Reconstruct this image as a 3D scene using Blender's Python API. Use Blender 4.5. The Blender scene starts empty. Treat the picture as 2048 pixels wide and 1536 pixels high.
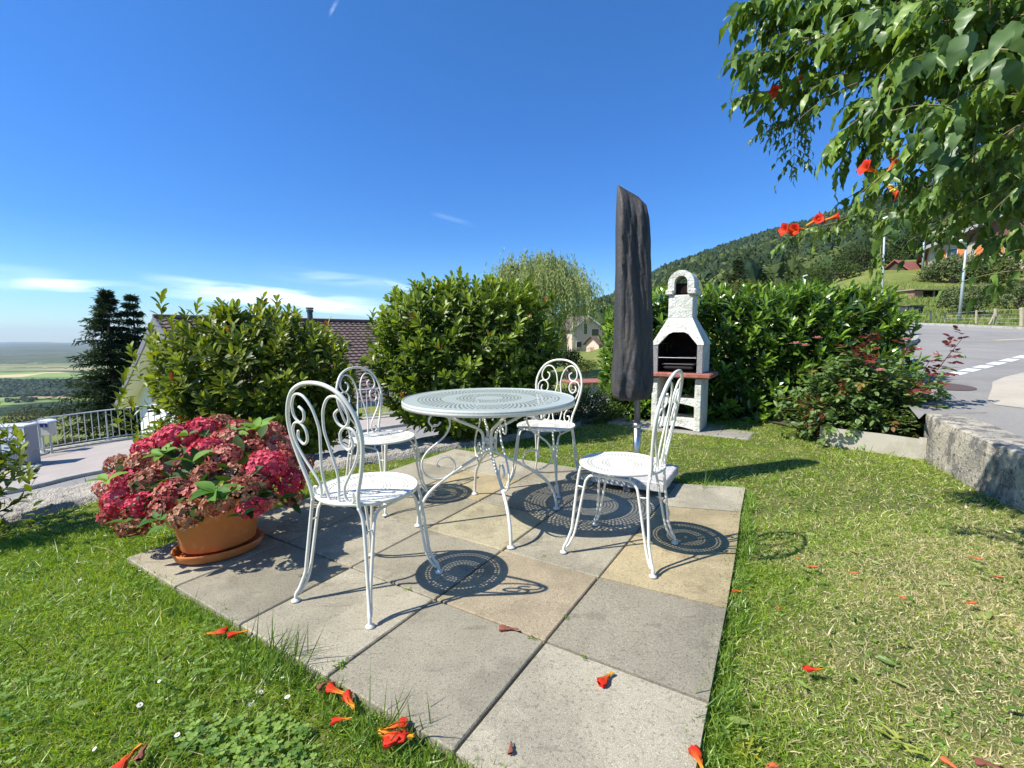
import bpy, math, random
import numpy as np
from mathutils import Vector, Matrix
random.seed(7); RNG = np.random.default_rng(11)
SC = bpy.context.scene; COL = SC.collection
R = math.radians

# ------------------------------------------------------------------ camera
F, PITCH, ROLL, CZ = 930.641, 0.10401272, -0.00611655, 1.04527
CX, CY = 1024.0, 768.0
_c, _s = math.cos(PITCH), math.sin(PITCH)
FW = np.array([0, _c, -_s]); _u = np.array([0, _s, _c]); _r = np.array([1.0, 0, 0])
RT = math.cos(ROLL) * _r + math.sin(ROLL) * _u
UP = -math.sin(ROLL) * _r + math.cos(ROLL) * _u
CAM = np.array([0, 0, CZ])
cd = bpy.data.cameras.new('camera'); cam = bpy.data.objects.new('camera', cd); COL.objects.link(cam)
cd.sensor_width = 36; cd.lens = F / 2048 * 36; cd.clip_start = 0.05; cd.clip_end = 90000
cam.matrix_world = Matrix(((RT[0], UP[0], -FW[0], 0), (RT[1], UP[1], -FW[1], 0), (RT[2], UP[2], -FW[2], CZ), (0, 0, 0, 1)))
SC.camera = cam
SC.render.resolution_x = 1024; SC.render.resolution_y = 768

def ray(x, y):                       # direction through a measured photo point, scaled to one metre of depth
    d = FW + RT * (x - CX) / F - UP * (y - CY) / F
    return d
def at(x, y, z=0.0):                 # where that direction meets the level z
    d = ray(x, y); return CAM + d * ((z - CZ) / d[2])
def far(x, y, Y):                    # the point at ground depth Y
    d = ray(x, y); return CAM + d * (Y / d[1])
def onplane(x, y, z0, gx, gy):       # meets plane z = z0 + gx*X + gy*Y
    d = ray(x, y); t = (z0 - CZ) / (d[2] - gx * d[0] - gy * d[1]); return CAM + d * t

def prj(P):                          # photo position of world points, for checking outlines against the photo
    Q = np.asarray(P) - CAM; d = Q @ FW; return CX + F * (Q @ RT) / d, CY - F * (Q @ UP) / d

# ------------------------------------------------------------------ world and sun
SUN_AZ = math.atan2(-0.30, -0.86)    # direction towards the sun, seen from above
SUN_EL = math.atan2(1.0, math.hypot(0.30, 0.86))
W = bpy.data.worlds.new('World'); SC.world = W; W.use_nodes = True
nt = W.node_tree; nt.nodes.clear()
def NN(tree, typ, **kw):
    n = tree.nodes.new(typ)
    for k, v in kw.items(): setattr(n, k, v)
    return n
sky = NN(nt, 'ShaderNodeTexSky', sky_type='NISHITA'); sky.sun_disc = False
sky.sun_elevation = SUN_EL; sky.sun_rotation = math.pi / 2 - SUN_AZ
sky.altitude = 600; sky.air_density = 1.0; sky.dust_density = 0.3; sky.ozone_density = 1.6
hs = NN(nt, 'ShaderNodeHueSaturation'); hs.inputs['Saturation'].default_value = 1.32; hs.inputs['Hue'].default_value = 0.497; hs.inputs['Value'].default_value = 1.0
nt.links.new(sky.outputs[0], hs.inputs['Color'])
# thin streaky clouds low on the left, laid on the sky by direction
tc = NN(nt, 'ShaderNodeTexCoord'); sp = NN(nt, 'ShaderNodeSeparateXYZ'); nt.links.new(tc.outputs['Generated'], sp.inputs[0])
def M(op, a, b=None, c=None, tree=None, clamp=False):
    tree = tree or nt
    n = NN(tree, 'ShaderNodeMath', operation=op); n.use_clamp = clamp
    for i, v in enumerate((a, b, c)):
        if v is None: continue
        if isinstance(v, (int, float)): n.inputs[i].default_value = v
        else: tree.links.new(v, n.inputs[i])
    return n.outputs[0]
az = M('ARCTAN2', sp.outputs[0], sp.outputs[1])         # 0 straight ahead, negative to the left
hyp = M('SQRT', M('ADD', M('MULTIPLY', sp.outputs[0], sp.outputs[0]), M('MULTIPLY', sp.outputs[1], sp.outputs[1])))
el = M('ARCTAN2', sp.outputs[2], hyp)
cb = NN(nt, 'ShaderNodeCombineXYZ'); nt.links.new(az, cb.inputs[0]); nt.links.new(el, cb.inputs[1])
mp = NN(nt, 'ShaderNodeMapping'); mp.inputs['Scale'].default_value = (3.2, 16, 1); mp.inputs['Rotation'].default_value = (0, 0, 0.06)
nt.links.new(cb.outputs[0], mp.inputs[0])
nz = NN(nt, 'ShaderNodeTexNoise'); nz.inputs['Scale'].default_value = 1.6; nz.inputs['Detail'].default_value = 9; nz.inputs['Roughness'].default_value = 0.55
nz.inputs['Distortion'].default_value = 0.5
nt.links.new(mp.outputs[0], nz.inputs['Vector'])
def bump1(v, c, w):                   # smooth bump of half width w round c
    return M('SUBTRACT', 1.0, M('POWER', M('MULTIPLY', M('SUBTRACT', v, c), 1.0 / w), 2.0), clamp=True)
def blob(c_az, c_el, w_az, w_el, k=1.0, tilt=0.0):
    e2 = M('ADD', el, M('MULTIPLY', M('SUBTRACT', az, c_az), -tilt))
    q = M('MULTIPLY', bump1(az, c_az, w_az), bump1(e2, c_el, w_el))
    return M('MULTIPLY', q, k)
parts = [blob(-0.45, 0.072, 0.22, 0.021, 1.7, -0.085), blob(-0.68, 0.083, 0.07, 0.010, 0.6, 0.0), blob(-0.755, 0.080, 0.07, 0.011, 1.2, 0.0),
         blob(-0.86, 0.086, 0.12, 0.022, 0.35, 0.0), blob(-0.22, 0.098, 0.06, 0.008, 0.45, -0.3), blob(-0.12, 0.235, 0.05, 0.006, 0.10, -0.25),
         blob(-0.36, 0.112, 0.14, 0.016, 0.4, -0.08), blob(-0.335, 0.555, 0.012, 0.006, 0.30, 1.3)]
acc = parts[0]
for q in parts[1:]: acc = M('MAXIMUM', acc, q)
nzr = NN(nt, 'ShaderNodeMapRange'); nzr.inputs['From Min'].default_value = 0.40; nzr.inputs['From Max'].default_value = 0.62
nzr.inputs['To Min'].default_value = 0.03
nt.links.new(nz.outputs[0], nzr.inputs[0])
cl = M('MULTIPLY', acc, nzr.outputs[0], clamp=True)
mx = NN(nt, 'ShaderNodeMix', data_type='RGBA'); nt.links.new(M('MULTIPLY', cl, 0.8), mx.inputs[0])
er = NN(nt, 'ShaderNodeValToRGB'); nt.links.new(M('MULTIPLY', el, 1.0), er.inputs[0]); e_ = er.color_ramp.elements
e_[0].position = 0.0; e_[0].color = (.62, .80, 1.0, 1); e_[1].position = .8; e_[1].color = (.88, .95, 1.12, 1)
for p_, c_ in ((.06, (.52, .75, 1.0, 1)), (.19, (.42, .67, .99, 1)), (.35, (.54, .75, 1.08, 1))): e_.new(p_).color = c_
ml = NN(nt, 'ShaderNodeMix', data_type='RGBA'); ml.blend_type = 'MULTIPLY'; ml.inputs[0].default_value = 1; nt.links.new(hs.outputs[0], ml.inputs[6]); nt.links.new(er.outputs[0], ml.inputs[7])
nt.links.new(ml.outputs[2], mx.inputs[6]); mx.inputs[7].default_value = (9.0, 10.0, 11.5, 1)
bg = NN(nt, 'ShaderNodeBackground'); bg.inputs['Strength'].default_value = 0.115
nt.links.new(mx.outputs[2], bg.inputs[0]); wo = NN(nt, 'ShaderNodeOutputWorld'); nt.links.new(bg.outputs[0], wo.inputs[0])

sl = bpy.data.lights.new('sun', 'SUN'); sl.energy = 4.6; sl.angle = R(0.5); sl.color = (1.0, 0.955, 0.88)
sun = bpy.data.objects.new('sun', sl); COL.objects.link(sun)
SD = Vector((math.cos(SUN_AZ) * math.cos(SUN_EL), math.sin(SUN_AZ) * math.cos(SUN_EL), math.sin(SUN_EL)))
sun.rotation_euler = SD.to_track_quat('Z', 'Y').to_euler(); sun.location = SD * 50
SC.view_settings.view_transform = 'Standard'; SC.view_settings.look = 'None'; SC.view_settings.exposure = 0.68; SC.view_settings.gamma = 1.0
SC.cycles.max_bounces = 8; SC.cycles.transparent_max_bounces = 8; SC.cycles.use_denoising = True
SC.cycles.volume_bounces = 0

# ------------------------------------------------------------------ materials
def mat(name, base=(0.5, 0.5, 0.5), rough=0.6, spec=0.5, metal=0.0, var=None, bump=None, attr=False, transl=0.0, coat=0.0, tint=(1.5, 1.5, .6)):
    """var = list of (scale, colour, lo, hi[, stretch xyz]) noise overlays; bump = list of (scale, strength[, stretch])."""
    m = bpy.data.materials.new(name); m.use_nodes = True; t = m.node_tree
    b = t.nodes['Principled BSDF']; b.inputs['Roughness'].default_value = rough; b.inputs['Metallic'].default_value = metal
    b.inputs['Specular IOR Level'].default_value = spec; b.inputs['Coat Weight'].default_value = coat
    if attr:
        a = NN(t, 'ShaderNodeAttribute'); a.attribute_name = 'Col'; cur = a.outputs['Color']
    else:
        rgb = NN(t, 'ShaderNodeRGB'); rgb.outputs[0].default_value = (*base, 1); cur = rgb.outputs[0]
    co = NN(t, 'ShaderNodeTexCoord')
    def vec(st):
        if st is None: return co.outputs['Object']
        mpn = NN(t, 'ShaderNodeMapping'); mpn.inputs['Scale'].default_value = st
        t.links.new(co.outputs['Object'], mpn.inputs[0]); return mpn.outputs[0]
    for v in (var or []):
        n = NN(t, 'ShaderNodeTexNoise'); n.inputs['Scale'].default_value = v[0]; n.inputs['Detail'].default_value = 6; n.inputs['Roughness'].default_value = 0.62
        t.links.new(vec(v[4] if len(v) > 4 else None), n.inputs['Vector'])
        r = NN(t, 'ShaderNodeMapRange'); r.inputs['From Min'].default_value = v[2]; r.inputs['From Max'].default_value = v[3]
        t.links.new(n.outputs[0], r.inputs[0])
        x = NN(t, 'ShaderNodeMix', data_type='RGBA'); t.links.new(r.outputs[0], x.inputs[0]); t.links.new(cur, x.inputs[6])
        if len(v[1]) == 1:       # multiply by a grey
            x.blend_type = 'MULTIPLY'; x.inputs[7].default_value = (v[1][0],) * 3 + (1,)
        else: x.inputs[7].default_value = (*v[1], 1)
        cur = x.outputs[2]
    t.links.new(cur, b.inputs['Base Color'])
    nrm = None
    for v in (bump or []):
        n = NN(t, 'ShaderNodeTexNoise'); n.inputs['Scale'].default_value = v[0]; n.inputs['Detail'].default_value = 5
        t.links.new(vec(v[2] if len(v) > 2 else None), n.inputs['Vector'])
        bp = NN(t, 'ShaderNodeBump'); bp.inputs['Strength'].default_value = v[1]; bp.inputs['Distance'].default_value = 0.02
        t.links.new(n.outputs[0], bp.inputs['Height'])
        if nrm: t.links.new(nrm, bp.inputs['Normal'])
        nrm = bp.outputs[0]
    if nrm: t.links.new(nrm, b.inputs['Normal'])
    if transl > 0:
        tr = NN(t, 'ShaderNodeBsdfTranslucent'); g = NN(t, 'ShaderNodeMix', data_type='RGBA'); g.blend_type = 'MULTIPLY'; g.inputs[0].default_value = 1
        t.links.new(cur, g.inputs[6]); g.inputs[7].default_value = (*tint, 1); t.links.new(g.outputs[2], tr.inputs[0])
        ms = NN(t, 'ShaderNodeMixShader'); ms.inputs[0].default_value = transl
        t.links.new(b.outputs[0], ms.inputs[1]); t.links.new(tr.outputs[0], ms.inputs[2])
        t.links.new(ms.outputs[0], t.nodes['Material Output'].inputs[0])
    return m

white_metal = mat('painted_metal', (0.74, 0.71, 0.61), 0.33, var=[(9, (0.70, 0.68, 0.58), 0.5, 0.8), (60, (0.6, 0.57, 0.48), 0.68, 0.8)])
table_metal = mat('table_paint', (0.46, 0.51, 0.46), 0.3, var=[(6, (0.41, 0.46, 0.41), 0.45, 0.75)])
leafM = mat('leaf', attr=True, rough=0.40, spec=0.42, transl=0.28)
softleafM = mat('soft_leaf', attr=True, rough=0.6, spec=0.3, transl=0.3)
glossM = mat('glossy_leaf', attr=True, rough=0.24, spec=0.6, transl=0.22)
grassM = mat('grass_blade', attr=True, rough=0.38, spec=0.5, transl=0.38)
petalM = mat('petal', attr=True, rough=0.6, spec=0.25, transl=0.2, tint=(1.1, 1, 1))
farleafM = mat('distant_foliage', attr=True, rough=0.7, spec=0.15, transl=0.15)
barkM = mat('bark', (0.10, 0.075, 0.05), 0.85, var=[(14, (0.19, 0.16, 0.12), 0.45, 0.7, (1, 1, .3))], bump=[(30, 0.6)])
greenstemM = mat('green_stem', (0.10, 0.13, 0.04), 0.6, var=[(20, (0.16, 0.09, 0.05), 0.45, 0.65)])

# ------------------------------------------------------------------ mesh helpers
class MB:
    def __init__(s): s.v = []; s.f = []; s.n = 0; s.c = []; s.hascol = False
    def add(s, V, Fs, col=None):
        V = np.asarray(V, float).reshape(-1, 3)
        for f in (Fs if isinstance(Fs, list) else [Fs]):
            f = np.asarray(f, int)
            if f.size: s.f.append(f + s.n)
        s.v.append(V); s.n += len(V)
        if col is None: col = (0.5, 0.5, 0.5)
        else: s.hascol = True
        col = np.asarray(col, float)
        s.c.append(np.broadcast_to(col, (len(V), 3)) if col.ndim == 1 else col)
        return s
    def build(s, name, m, parent=None, smooth=False, at_=None):
        V = np.concatenate(s.v); off = np.array(at_ if at_ is not None else (0, 0, 0), float)
        V = V - off
        me = bpy.data.meshes.new(name)
        nl = sum(f.size for f in s.f); nf = sum(len(f) for f in s.f)
        me.vertices.add(len(V)); me.vertices.foreach_set('co', V.astype(np.float32).ravel())
        me.loops.add(nl); me.loops.foreach_set('vertex_index', np.concatenate([f.ravel() for f in s.f]).astype(np.int32))
        tot = np.concatenate([np.full(len(f), f.shape[1]) for f in s.f]); st = np.concatenate([[0], np.cumsum(tot)[:-1]])
        me.polygons.add(nf); me.polygons.foreach_set('loop_start', st.astype(np.int32)); me.polygons.foreach_set('loop_total', tot.astype(np.int32))
        me.polygons.foreach_set('use_smooth', np.full(nf, bool(smooth)))
        me.update(calc_edges=True); me.validate()
        if s.hascol:
            a = me.color_attributes.new('Col', 'FLOAT_COLOR', 'POINT'); C = np.concatenate(s.c)
            if len(me.vertices) == len(C): a.data.foreach_set('color', np.c_[C, np.ones(len(C))].astype(np.float32).ravel())
        if m is not None: me.materials.append(m)
        o = bpy.data.objects.new(name, me); COL.objects.link(o)
        if at_ is not None: o.location = off
        if parent is not None: o.parent = parent
        return o

def tag(o, label=None, cat=None, group=None, kind=None):
    if label: o['label'] = label
    if cat: o['category'] = cat
    if group: o['group'] = group
    if kind: o['kind'] = kind
    return o
def thing(name, label, cat, loc=(0, 0, 0), rz=0.0, group=None):
    o = bpy.data.objects.new(name, None); COL.objects.link(o); o.empty_display_size = 0.1
    o.location = loc; o.rotation_euler = (0, 0, rz); return tag(o, label, cat, group)
def copy_tree(o, parent=None):
    c = o.copy(); COL.objects.link(c)
    if parent is not None: c.parent = parent
    for ch in list(o.children): copy_tree(ch, c)
    return c

def box_vf(c, s, rz=0.0, bev=0.0):
    x, y, z = np.array(s) / 2.0
    if bev <= 0:
        V = np.array([[sx * x, sy * y, sz * z] for sz in (-1, 1) for sy in (-1, 1) for sx in (-1, 1)])
        Fq = np.array([[0, 2, 3, 1], [4, 5, 7, 6], [0, 1, 5, 4], [2, 6, 7, 3], [0, 4, 6, 2], [1, 3, 7, 5]]); Fs = [Fq]
    else:
        b = min(bev, x * .9, y * .9, z * .9)
        pts = []; rings = []
        for (zz, in_) in ((-z, b), (-z + b, 0), (z - b, 0), (z, b)):
            r = []
            for sx, sy in ((-1, -1), (1, -1), (1, 1), (-1, 1)):
                cx_, cy_ = sx * (x - in_), sy * (y - in_)
                if sx * sy > 0: pr = [(cx_, cy_ - sy * b), (cx_ - sx * b, cy_)] if sx < 0 else [(cx_, cy_ - sy * b), (cx_ - sx * b, cy_)]
                else: pr = [(cx_ - sx * b, cy_), (cx_, cy_ - sy * b)]
                r.append(pr)
            # order counter clockwise starting at (-,-)
            o_ = [r[0][0], r[0][1], r[1][0], r[1][1], r[2][0], r[2][1], r[3][0], r[3][1]]
            rings.append([(a, bb, zz) for a, bb in o_])
        V = np.array([p for r in rings for p in r]); q = []
        for k in range(3):
            for i in range(8):
                j = (i + 1) % 8; q.append([k * 8 + i, k * 8 + j, k * 8 + 8 + j, k * 8 + 8 + i])
        Fs = [np.array(q), np.array([[7, 6, 5, 4, 3, 2, 1, 0], [24, 25, 26, 27, 28, 29, 30, 31]])]
    cs, sn = math.cos(rz), math.sin(rz)
    V = np.c_[V[:, 0] * cs - V[:, 1] * sn, V[:, 0] * sn + V[:, 1] * cs, V[:, 2]] + np.array(c)
    return V, Fs
def spline(P, n=8, closed=False):
    P = np.asarray(P, float); N = len(P)
    out = []
    rng = range(N if closed else N - 1)
    for i in rng:
        if closed: a, b, c, d = P[(i - 1) % N], P[i], P[(i + 1) % N], P[(i + 2) % N]
        else: a, b, c, d = P[max(i - 1, 0)], P[i], P[i + 1], P[min(i + 2, N - 1)]
        for k in range(n):
            t = k / n
            out.append(0.5 * ((2 * b) + (-a + c) * t + (2 * a - 5 * b + 4 * c - d) * t * t + (-a + 3 * b - 3 * c + d) * t ** 3))
    if not closed: out.append(P[-1])
    return np.array(out)
def tube_vf(P, r, seg=8, caps=True):
    P = np.asarray(P, float); N = len(P); r = np.broadcast_to(np.asarray(r, float), (N,))
    T = np.gradient(P, axis=0); T /= np.linalg.norm(T, axis=1)[:, None] + 1e-12
    ref = np.array([0, 0, 1.0]) if abs(T[0][2]) < 0.9 else np.array([1.0, 0, 0])
    n = np.cross(T[0], ref); n /= np.linalg.norm(n); V = []
    a = np.arange(seg) * 2 * math.pi / seg
    for i in range(N):
        n = n - T[i] * (n @ T[i]); n /= np.linalg.norm(n) + 1e-12; b = np.cross(T[i], n)
        V.append(P[i] + r[i] * (np.cos(a)[:, None] * n + np.sin(a)[:, None] * b))
    V = np.concatenate(V); i = np.arange(N - 1)[:, None] * seg; j = np.arange(seg)[None]; j2 = (j + 1) % seg
    Fq = np.stack([i + j, i + j2, i + seg + j2, i + seg + j], -1).reshape(-1, 4)
    Fs = [Fq]
    if caps: Fs.append(np.array([list(range(seg))[::-1], [(N - 1) * seg + k for k in range(seg)]]))
    return V, Fs
def lathe_vf(prof, seg=24, c=(0, 0, 0), sx=1, sy=1, rz=0):
    prof = np.array(prof, float); N = len(prof); a = np.arange(seg) * 2 * math.pi / seg
    V = np.stack([prof[:, 0][:, None] * np.cos(a) * sx, prof[:, 0][:, None] * np.sin(a) * sy, np.broadcast_to(prof[:, 1][:, None], (N, seg))], -1).reshape(-1, 3)
    cs, sn = math.cos(rz), math.sin(rz); V = np.c_[V[:, 0] * cs - V[:, 1] * sn, V[:, 0] * sn + V[:, 1] * cs, V[:, 2]] + np.array(c)
    i = np.arange(N - 1)[:, None] * seg; j = np.arange(seg)[None]; j2 = (j + 1) % seg
    return V, [np.stack([i + j, i + j2, i + seg + j2, i + seg + j], -1).reshape(-1, 4)]
def grid_vf(X):                       # X (n, m, 3)
    n, m = X.shape[:2]; i = np.arange(n - 1)[:, None] * m; j = np.arange(m - 1)[None]
    return X.reshape(-1, 3), [np.stack([i + j, i + j + 1, i + m + j + 1, i + m + j], -1).reshape(-1, 4)]
def prism_vf(poly, z0, z1):           # poly convex-ish list of xy
    n = len(poly); P = np.array(poly, float)
    V = np.r_[np.c_[P, np.full(n, z0)], np.c_[P, np.full(n, z1)]]
    q = np.array([[i, (i + 1) % n, n + (i + 1) % n, n + i] for i in range(n)])
    return V, [q, np.array([list(range(n))[::-1]]), np.array([[n + i for i in range(n)]])]
def noise2(x, y, s=0, oct=4):          # cheap smooth value noise built from sines
    x = np.asarray(x, float); y = np.asarray(y, float); v = 0; a = 1.0; f = 1.0
    for k in range(oct):
        v = v + a * (np.sin(x * f * 1.31 + 1.7 * k + s + 1.3 * np.sin(y * f * 0.9 + k * 2.1 + s)) * np.cos(y * f * 1.17 - 2.3 * k + s * 1.7 + 1.1 * np.sin(x * f * 0.83 + s)))
        a *= 0.5; f *= 2.07
    return v / 1.9
def inpoly(x, y, poly):
    poly = np.array(poly); r = np.zeros(len(x), bool); n = len(poly); j = n - 1
    for i in range(n):
        xi, yi = poly[i]; xj, yj = poly[j]
        c = ((yi > y) != (yj > y)) & (x < (xj - xi) * (y - yi) / (yj - yi + 1e-12) + xi); r ^= c; j = i
    return r

# leaf templates: length along +y, face up +z
def leaf_t(w=0.36, fold=0.12, droop=0.18, rows=(0.22, 0.5, 0.78), ws=(0.75, 1.0, 0.62), curl=0.0):
    V = [(0, 0, 0)]
    for y, k in zip(rows, ws):
        z = -droop * y * y
        V += [(-w / 2 * k, y, z + fold * k * w), (0, y, z), (w / 2 * k, y, z + fold * k * w)]
    V.append((0, 1.0, -droop)); n = len(rows); V = np.array(V, float)
    tri = [[0, 2, 1], [0, 3, 2]]; q = []
    for k in range(n - 1):
        a = 1 + 3 * k; q += [[a, a + 1, a + 4, a + 3], [a + 1, a + 2, a + 5, a + 4]]
    a = 1 + 3 * (n - 1); tri += [[a, a + 1, 3 * n + 1], [a + 1, a + 2, 3 * n + 1]]
    return V, [np.array(tri), np.array(q)]
LEAF = leaf_t()
PHOT = leaf_t(.38, .16, .22, (.28, .58, .84), (.62, 1.0, .80))
LEAF_S = (np.array([(0, 0, 0), (-.2, .5, .05), (0, 1, -.12), (.2, .5, .05)], float), [np.array([[0, 3, 2], [0, 2, 1]])])
BLADE = (np.array([(-.5, 0, 0), (.5, 0, 0), (.38, .5, 0), (-.38, .5, 0), (0, 1, 0)], float), [np.array([[0, 1, 2, 3]]), np.array([[3, 2, 4]])])
def frames(D, Nrm=None, roll=None):    # D (N,3) leaf direction; normal hint up
    D = D / (np.linalg.norm(D, axis=1)[:, None] + 1e-9)
    if Nrm is None: Nrm = np.tile([0, 0, 1.0], (len(D), 1))
    X = np.cross(D, Nrm); l = np.linalg.norm(X, axis=1)[:, None]; X = np.where(l < 1e-3, [1.0, 0, 0], X / (l + 1e-9)); Z = np.cross(X, D)
    if roll is not None:
        c, s = np.cos(roll)[:, None], np.sin(roll)[:, None]; X, Z = X * c + Z * s, Z * c - X * s
    return X, D, Z
def scatter(mb, T, pos, D, size, col, Nrm=None, roll=None, wid=None, jit=0):
    V0, Fs = T; N = len(pos)
    if N == 0: return
    X, Y, Z = frames(D, Nrm, roll); size = np.broadcast_to(size, (N,))[:, None, None]; wd = size if wid is None else np.broadcast_to(wid, (N,))[:, None, None]
    V = pos[:, None] + wd * V0[None, :, 0:1] * X[:, None] + size * V0[None, :, 1:2] * Y[:, None] + size * V0[None, :, 2:3] * Z[:, None]
    if jit: V = V + RNG.normal(size=V.shape) * jit * size
    m = len(V0); o = (np.arange(N) * m)[:, None, None]
    mb.add(V.reshape(-1, 3), [(f[None] + o).reshape(-1, f.shape[1]) for f in Fs], np.repeat(col, m, axis=0))
def rdir(n):
    v = RNG.normal(size=(n, 3)); return v / np.linalg.norm(v, axis=1)[:, None]
def mixc(a, b, t): return np.array(a)[None] * (1 - t[:, None]) + np.array(b)[None] * t[:, None]
def part(mb, name, m, root, smooth=False, loc=None):
    """build world-space geometry as a child of an unrotated root; the child keeps its world place."""
    L = np.array(root.matrix_basis.translation if root.parent is None else (root.parent.location + root.location))
    for i in range(len(mb.v)): mb.v[i] = mb.v[i] - L
    return mb.build(name, m, root, smooth)
def solo(mb, name, m, label, cat, smooth=False, group=None, kind=None, at_=None):
    return tag(mb.build(name, m, None, smooth, at_), label, cat, group, kind)

# ================================================================== SETTING
# ---- patio of 5 x 5 concrete slabs
S = 0.5; PA = -0.55428; P0 = np.array([-0.15346, 1.07373]); EV = np.array([math.cos(PA), math.sin(PA)]); EU = np.array([-math.sin(PA), math.cos(PA)])
def slab_xy(i, j): return P0 + S * (-i * EV + j * EU)
conc = mat('concrete_slab', attr=True, rough=0.92, spec=0.2,
           var=[(2.3, (0.78,), 0.42, 0.72), (110, (0.50,), 0.53, 0.70), (260, (1.7,), 0.52, 0.68), (190, (0.35,), 0.60, 0.70), (14, (0.86,), 0.5, 0.75), (5, (0.80,), 0.62, 0.66, (1, 4, 1)), (1.4, (0.82,), .50, .56), (3.4, (0.80,), .60, .63)], bump=[(420, 0.35), (18, 0.05)])
slabcol = {}
base_c = np.array([0.385, 0.345, 0.25])
for i in range(-1, 4):
    for j in range(5): slabcol[(i, j)] = base_c * (0.9 + 0.18 * random.random()) * np.array([1, 1, 0.96 + .05 * random.random()])
gold = np.array([0.46, 0.375, 0.215]); brown = np.array([0.385, 0.315, 0.205])
for k, v in {(0, 1): brown, (-1, 2): gold, (-1, 3): gold * .93, (2, 3): gold, (3, 2): gold * 1.02, (-1, 1): base_c * .80, (0, 0): base_c * .86, (-1, 0): base_c * 1.1,
             (1, 0): base_c * 1.12, (1, 1): base_c * .88, (0, 2): base_c * 1.0, (1, 2): base_c * np.array([1.12, 1.1, .98]), (2, 0): base_c * .86, (3, 0): base_c * 1.05,
             (2, 1): base_c * 1.0, (-1, 4): base_c * 1.15, (3, 4): base_c * 1.12, (2, 4): base_c * 1.1}.items(): slabcol[k] = v
mb = MB()
RPX = [(1352, 1740), (1420, 1404), (1455, 1216), (1473, 1107), (1483, 1023), (1492, 974)]
RC = [at(*q)[:2] for q in RPX]; RC[0] = RC[1] + (RC[1] - RC[2]) * 1.0
for (i, j), c in slabcol.items():
    if i == -1:
        a_, b_ = slab_xy(0, j), slab_xy(0, j + 1); quad = [a_, RC[j], RC[j + 1], b_]; m0 = sum(quad) / 4; quad = [m0 + (q - m0) * (1 - .017) for q in quad]
        V, Fs = prism_vf([tuple(q) for q in quad], -.05, -.0015 - random.uniform(0, .003)); mb.add(V, Fs, c); continue
    q = slab_xy(i + 0.5, j + 0.5); g = 0.5 - random.uniform(0.007, 0.011)
    V, Fs = box_vf((q[0], q[1], -0.025 - random.uniform(0, 0.003)), (g, g, 0.05), PA + random.uniform(-.004, .004), 0.004)
    # tiny tilt of each slab
    tx, ty = random.uniform(-.004, .004), random.uniform(-.004, .004); V[:, 2] += (V[:, 0] - q[0]) * tx + (V[:, 1] - q[1]) * ty
    mb.add(V, Fs, c)
tag(mb.build('patio', conc), 'patio of large square concrete slabs, a few of them gold and brown gravel', None, kind='structure')
soilM = mat('soil', (0.07, 0.052, 0.035), 0.95, var=[(12, (0.12, 0.09, 0.05), .45, .7)], bump=[(60, .6)])
c4 = [RC[0], RC[5], slab_xy(4, 5), slab_xy(4, 0)]
mb = MB(); mb.add(*prism_vf([tuple(q * 1.0) for q in c4], -0.075, -0.034)); tag(mb.build('ground_bed', soilM), 'dark earth showing in the joints between the slabs', None, kind='structure')
PATIO = [tuple(q) for q in c4]

# ---- near lawn height
def lawn_z(x, y):
    x = np.asarray(x, float); y = np.asarray(y, float)
    z = -0.040 + 0.0 * x
    z = z - 0.10 * np.clip((-x - 1.9) / 1.6, 0, 1) ** 1.3
    z = z + 0.035 * np.clip((x - 1.6) / 1.5, 0, 1) + 0.02 * np.clip((y - 3.5) / 2, 0, 1)
    return z + 0.008 * noise2(x * 2.1, y * 2.1, 3)
# wall of the upper road (concrete) : foot line
WALL = [(3.42, 3.80), (3.11, 3.05), (3.0, 2.66), (2.84, 1.9), (2.6, 0.9), (2.45, -0.2)]
STRIP = [(-5.6, 1.5), (-4.1, 2.35), (-3.25, 2.86), (-3.02, 3.22), (-1.93, 3.68), (-1.55, 3.78), (-0.75, 4.32), (0.25, 5.05), (1.0, 5.75), (1.5, 6.1)]
LAWN = [(-5.6, -0.6)] + [(x + .12, y - .1) for x, y in STRIP] + [(1.9, 6.2), (3.2, 5.6), (3.9, 4.7)] + [(x + .1, y) for x, y in WALL] + [(2.45, -0.6)]
lawnM = mat('lawn_soil', (0.10, 0.115, 0.035), 0.95, spec=0.1, var=[(3.0, (0.22, 0.19, 0.08), .5, .7), (30, (0.07, 0.10, 0.02), .5, .7), (9, (0.26, 0.21, 0.11), .62, .75)], bump=[(40, .8)])
n = 170; gx = np.linspace(-5.6, 4.0, n); gy = np.linspace(-0.6, 6.3, n); GX, GY = np.meshgrid(gx, gy, indexing='ij')
Z = lawn_z(GX, GY); V, Fs = grid_vf(np.stack([GX, GY, Z], -1))
ctr = V[Fs[0]].mean(1); keep = inpoly(ctr[:, 0], ctr[:, 1], LAWN)
inner = [tuple(np.array([slab_xy(1.5, 2.5)]) .ravel() + (np.array(q) - slab_xy(1.5, 2.5)) * .93) for q in PATIO]
keep &= ~inpoly(ctr[:, 0], ctr[:, 1], inner)
mb = MB(); mb.add(V, Fs[0][keep]); tag(mb.build('lawn', lawnM, None, True), 'soil and thatch of the lawn round the patio', None, kind='structure')

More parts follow.
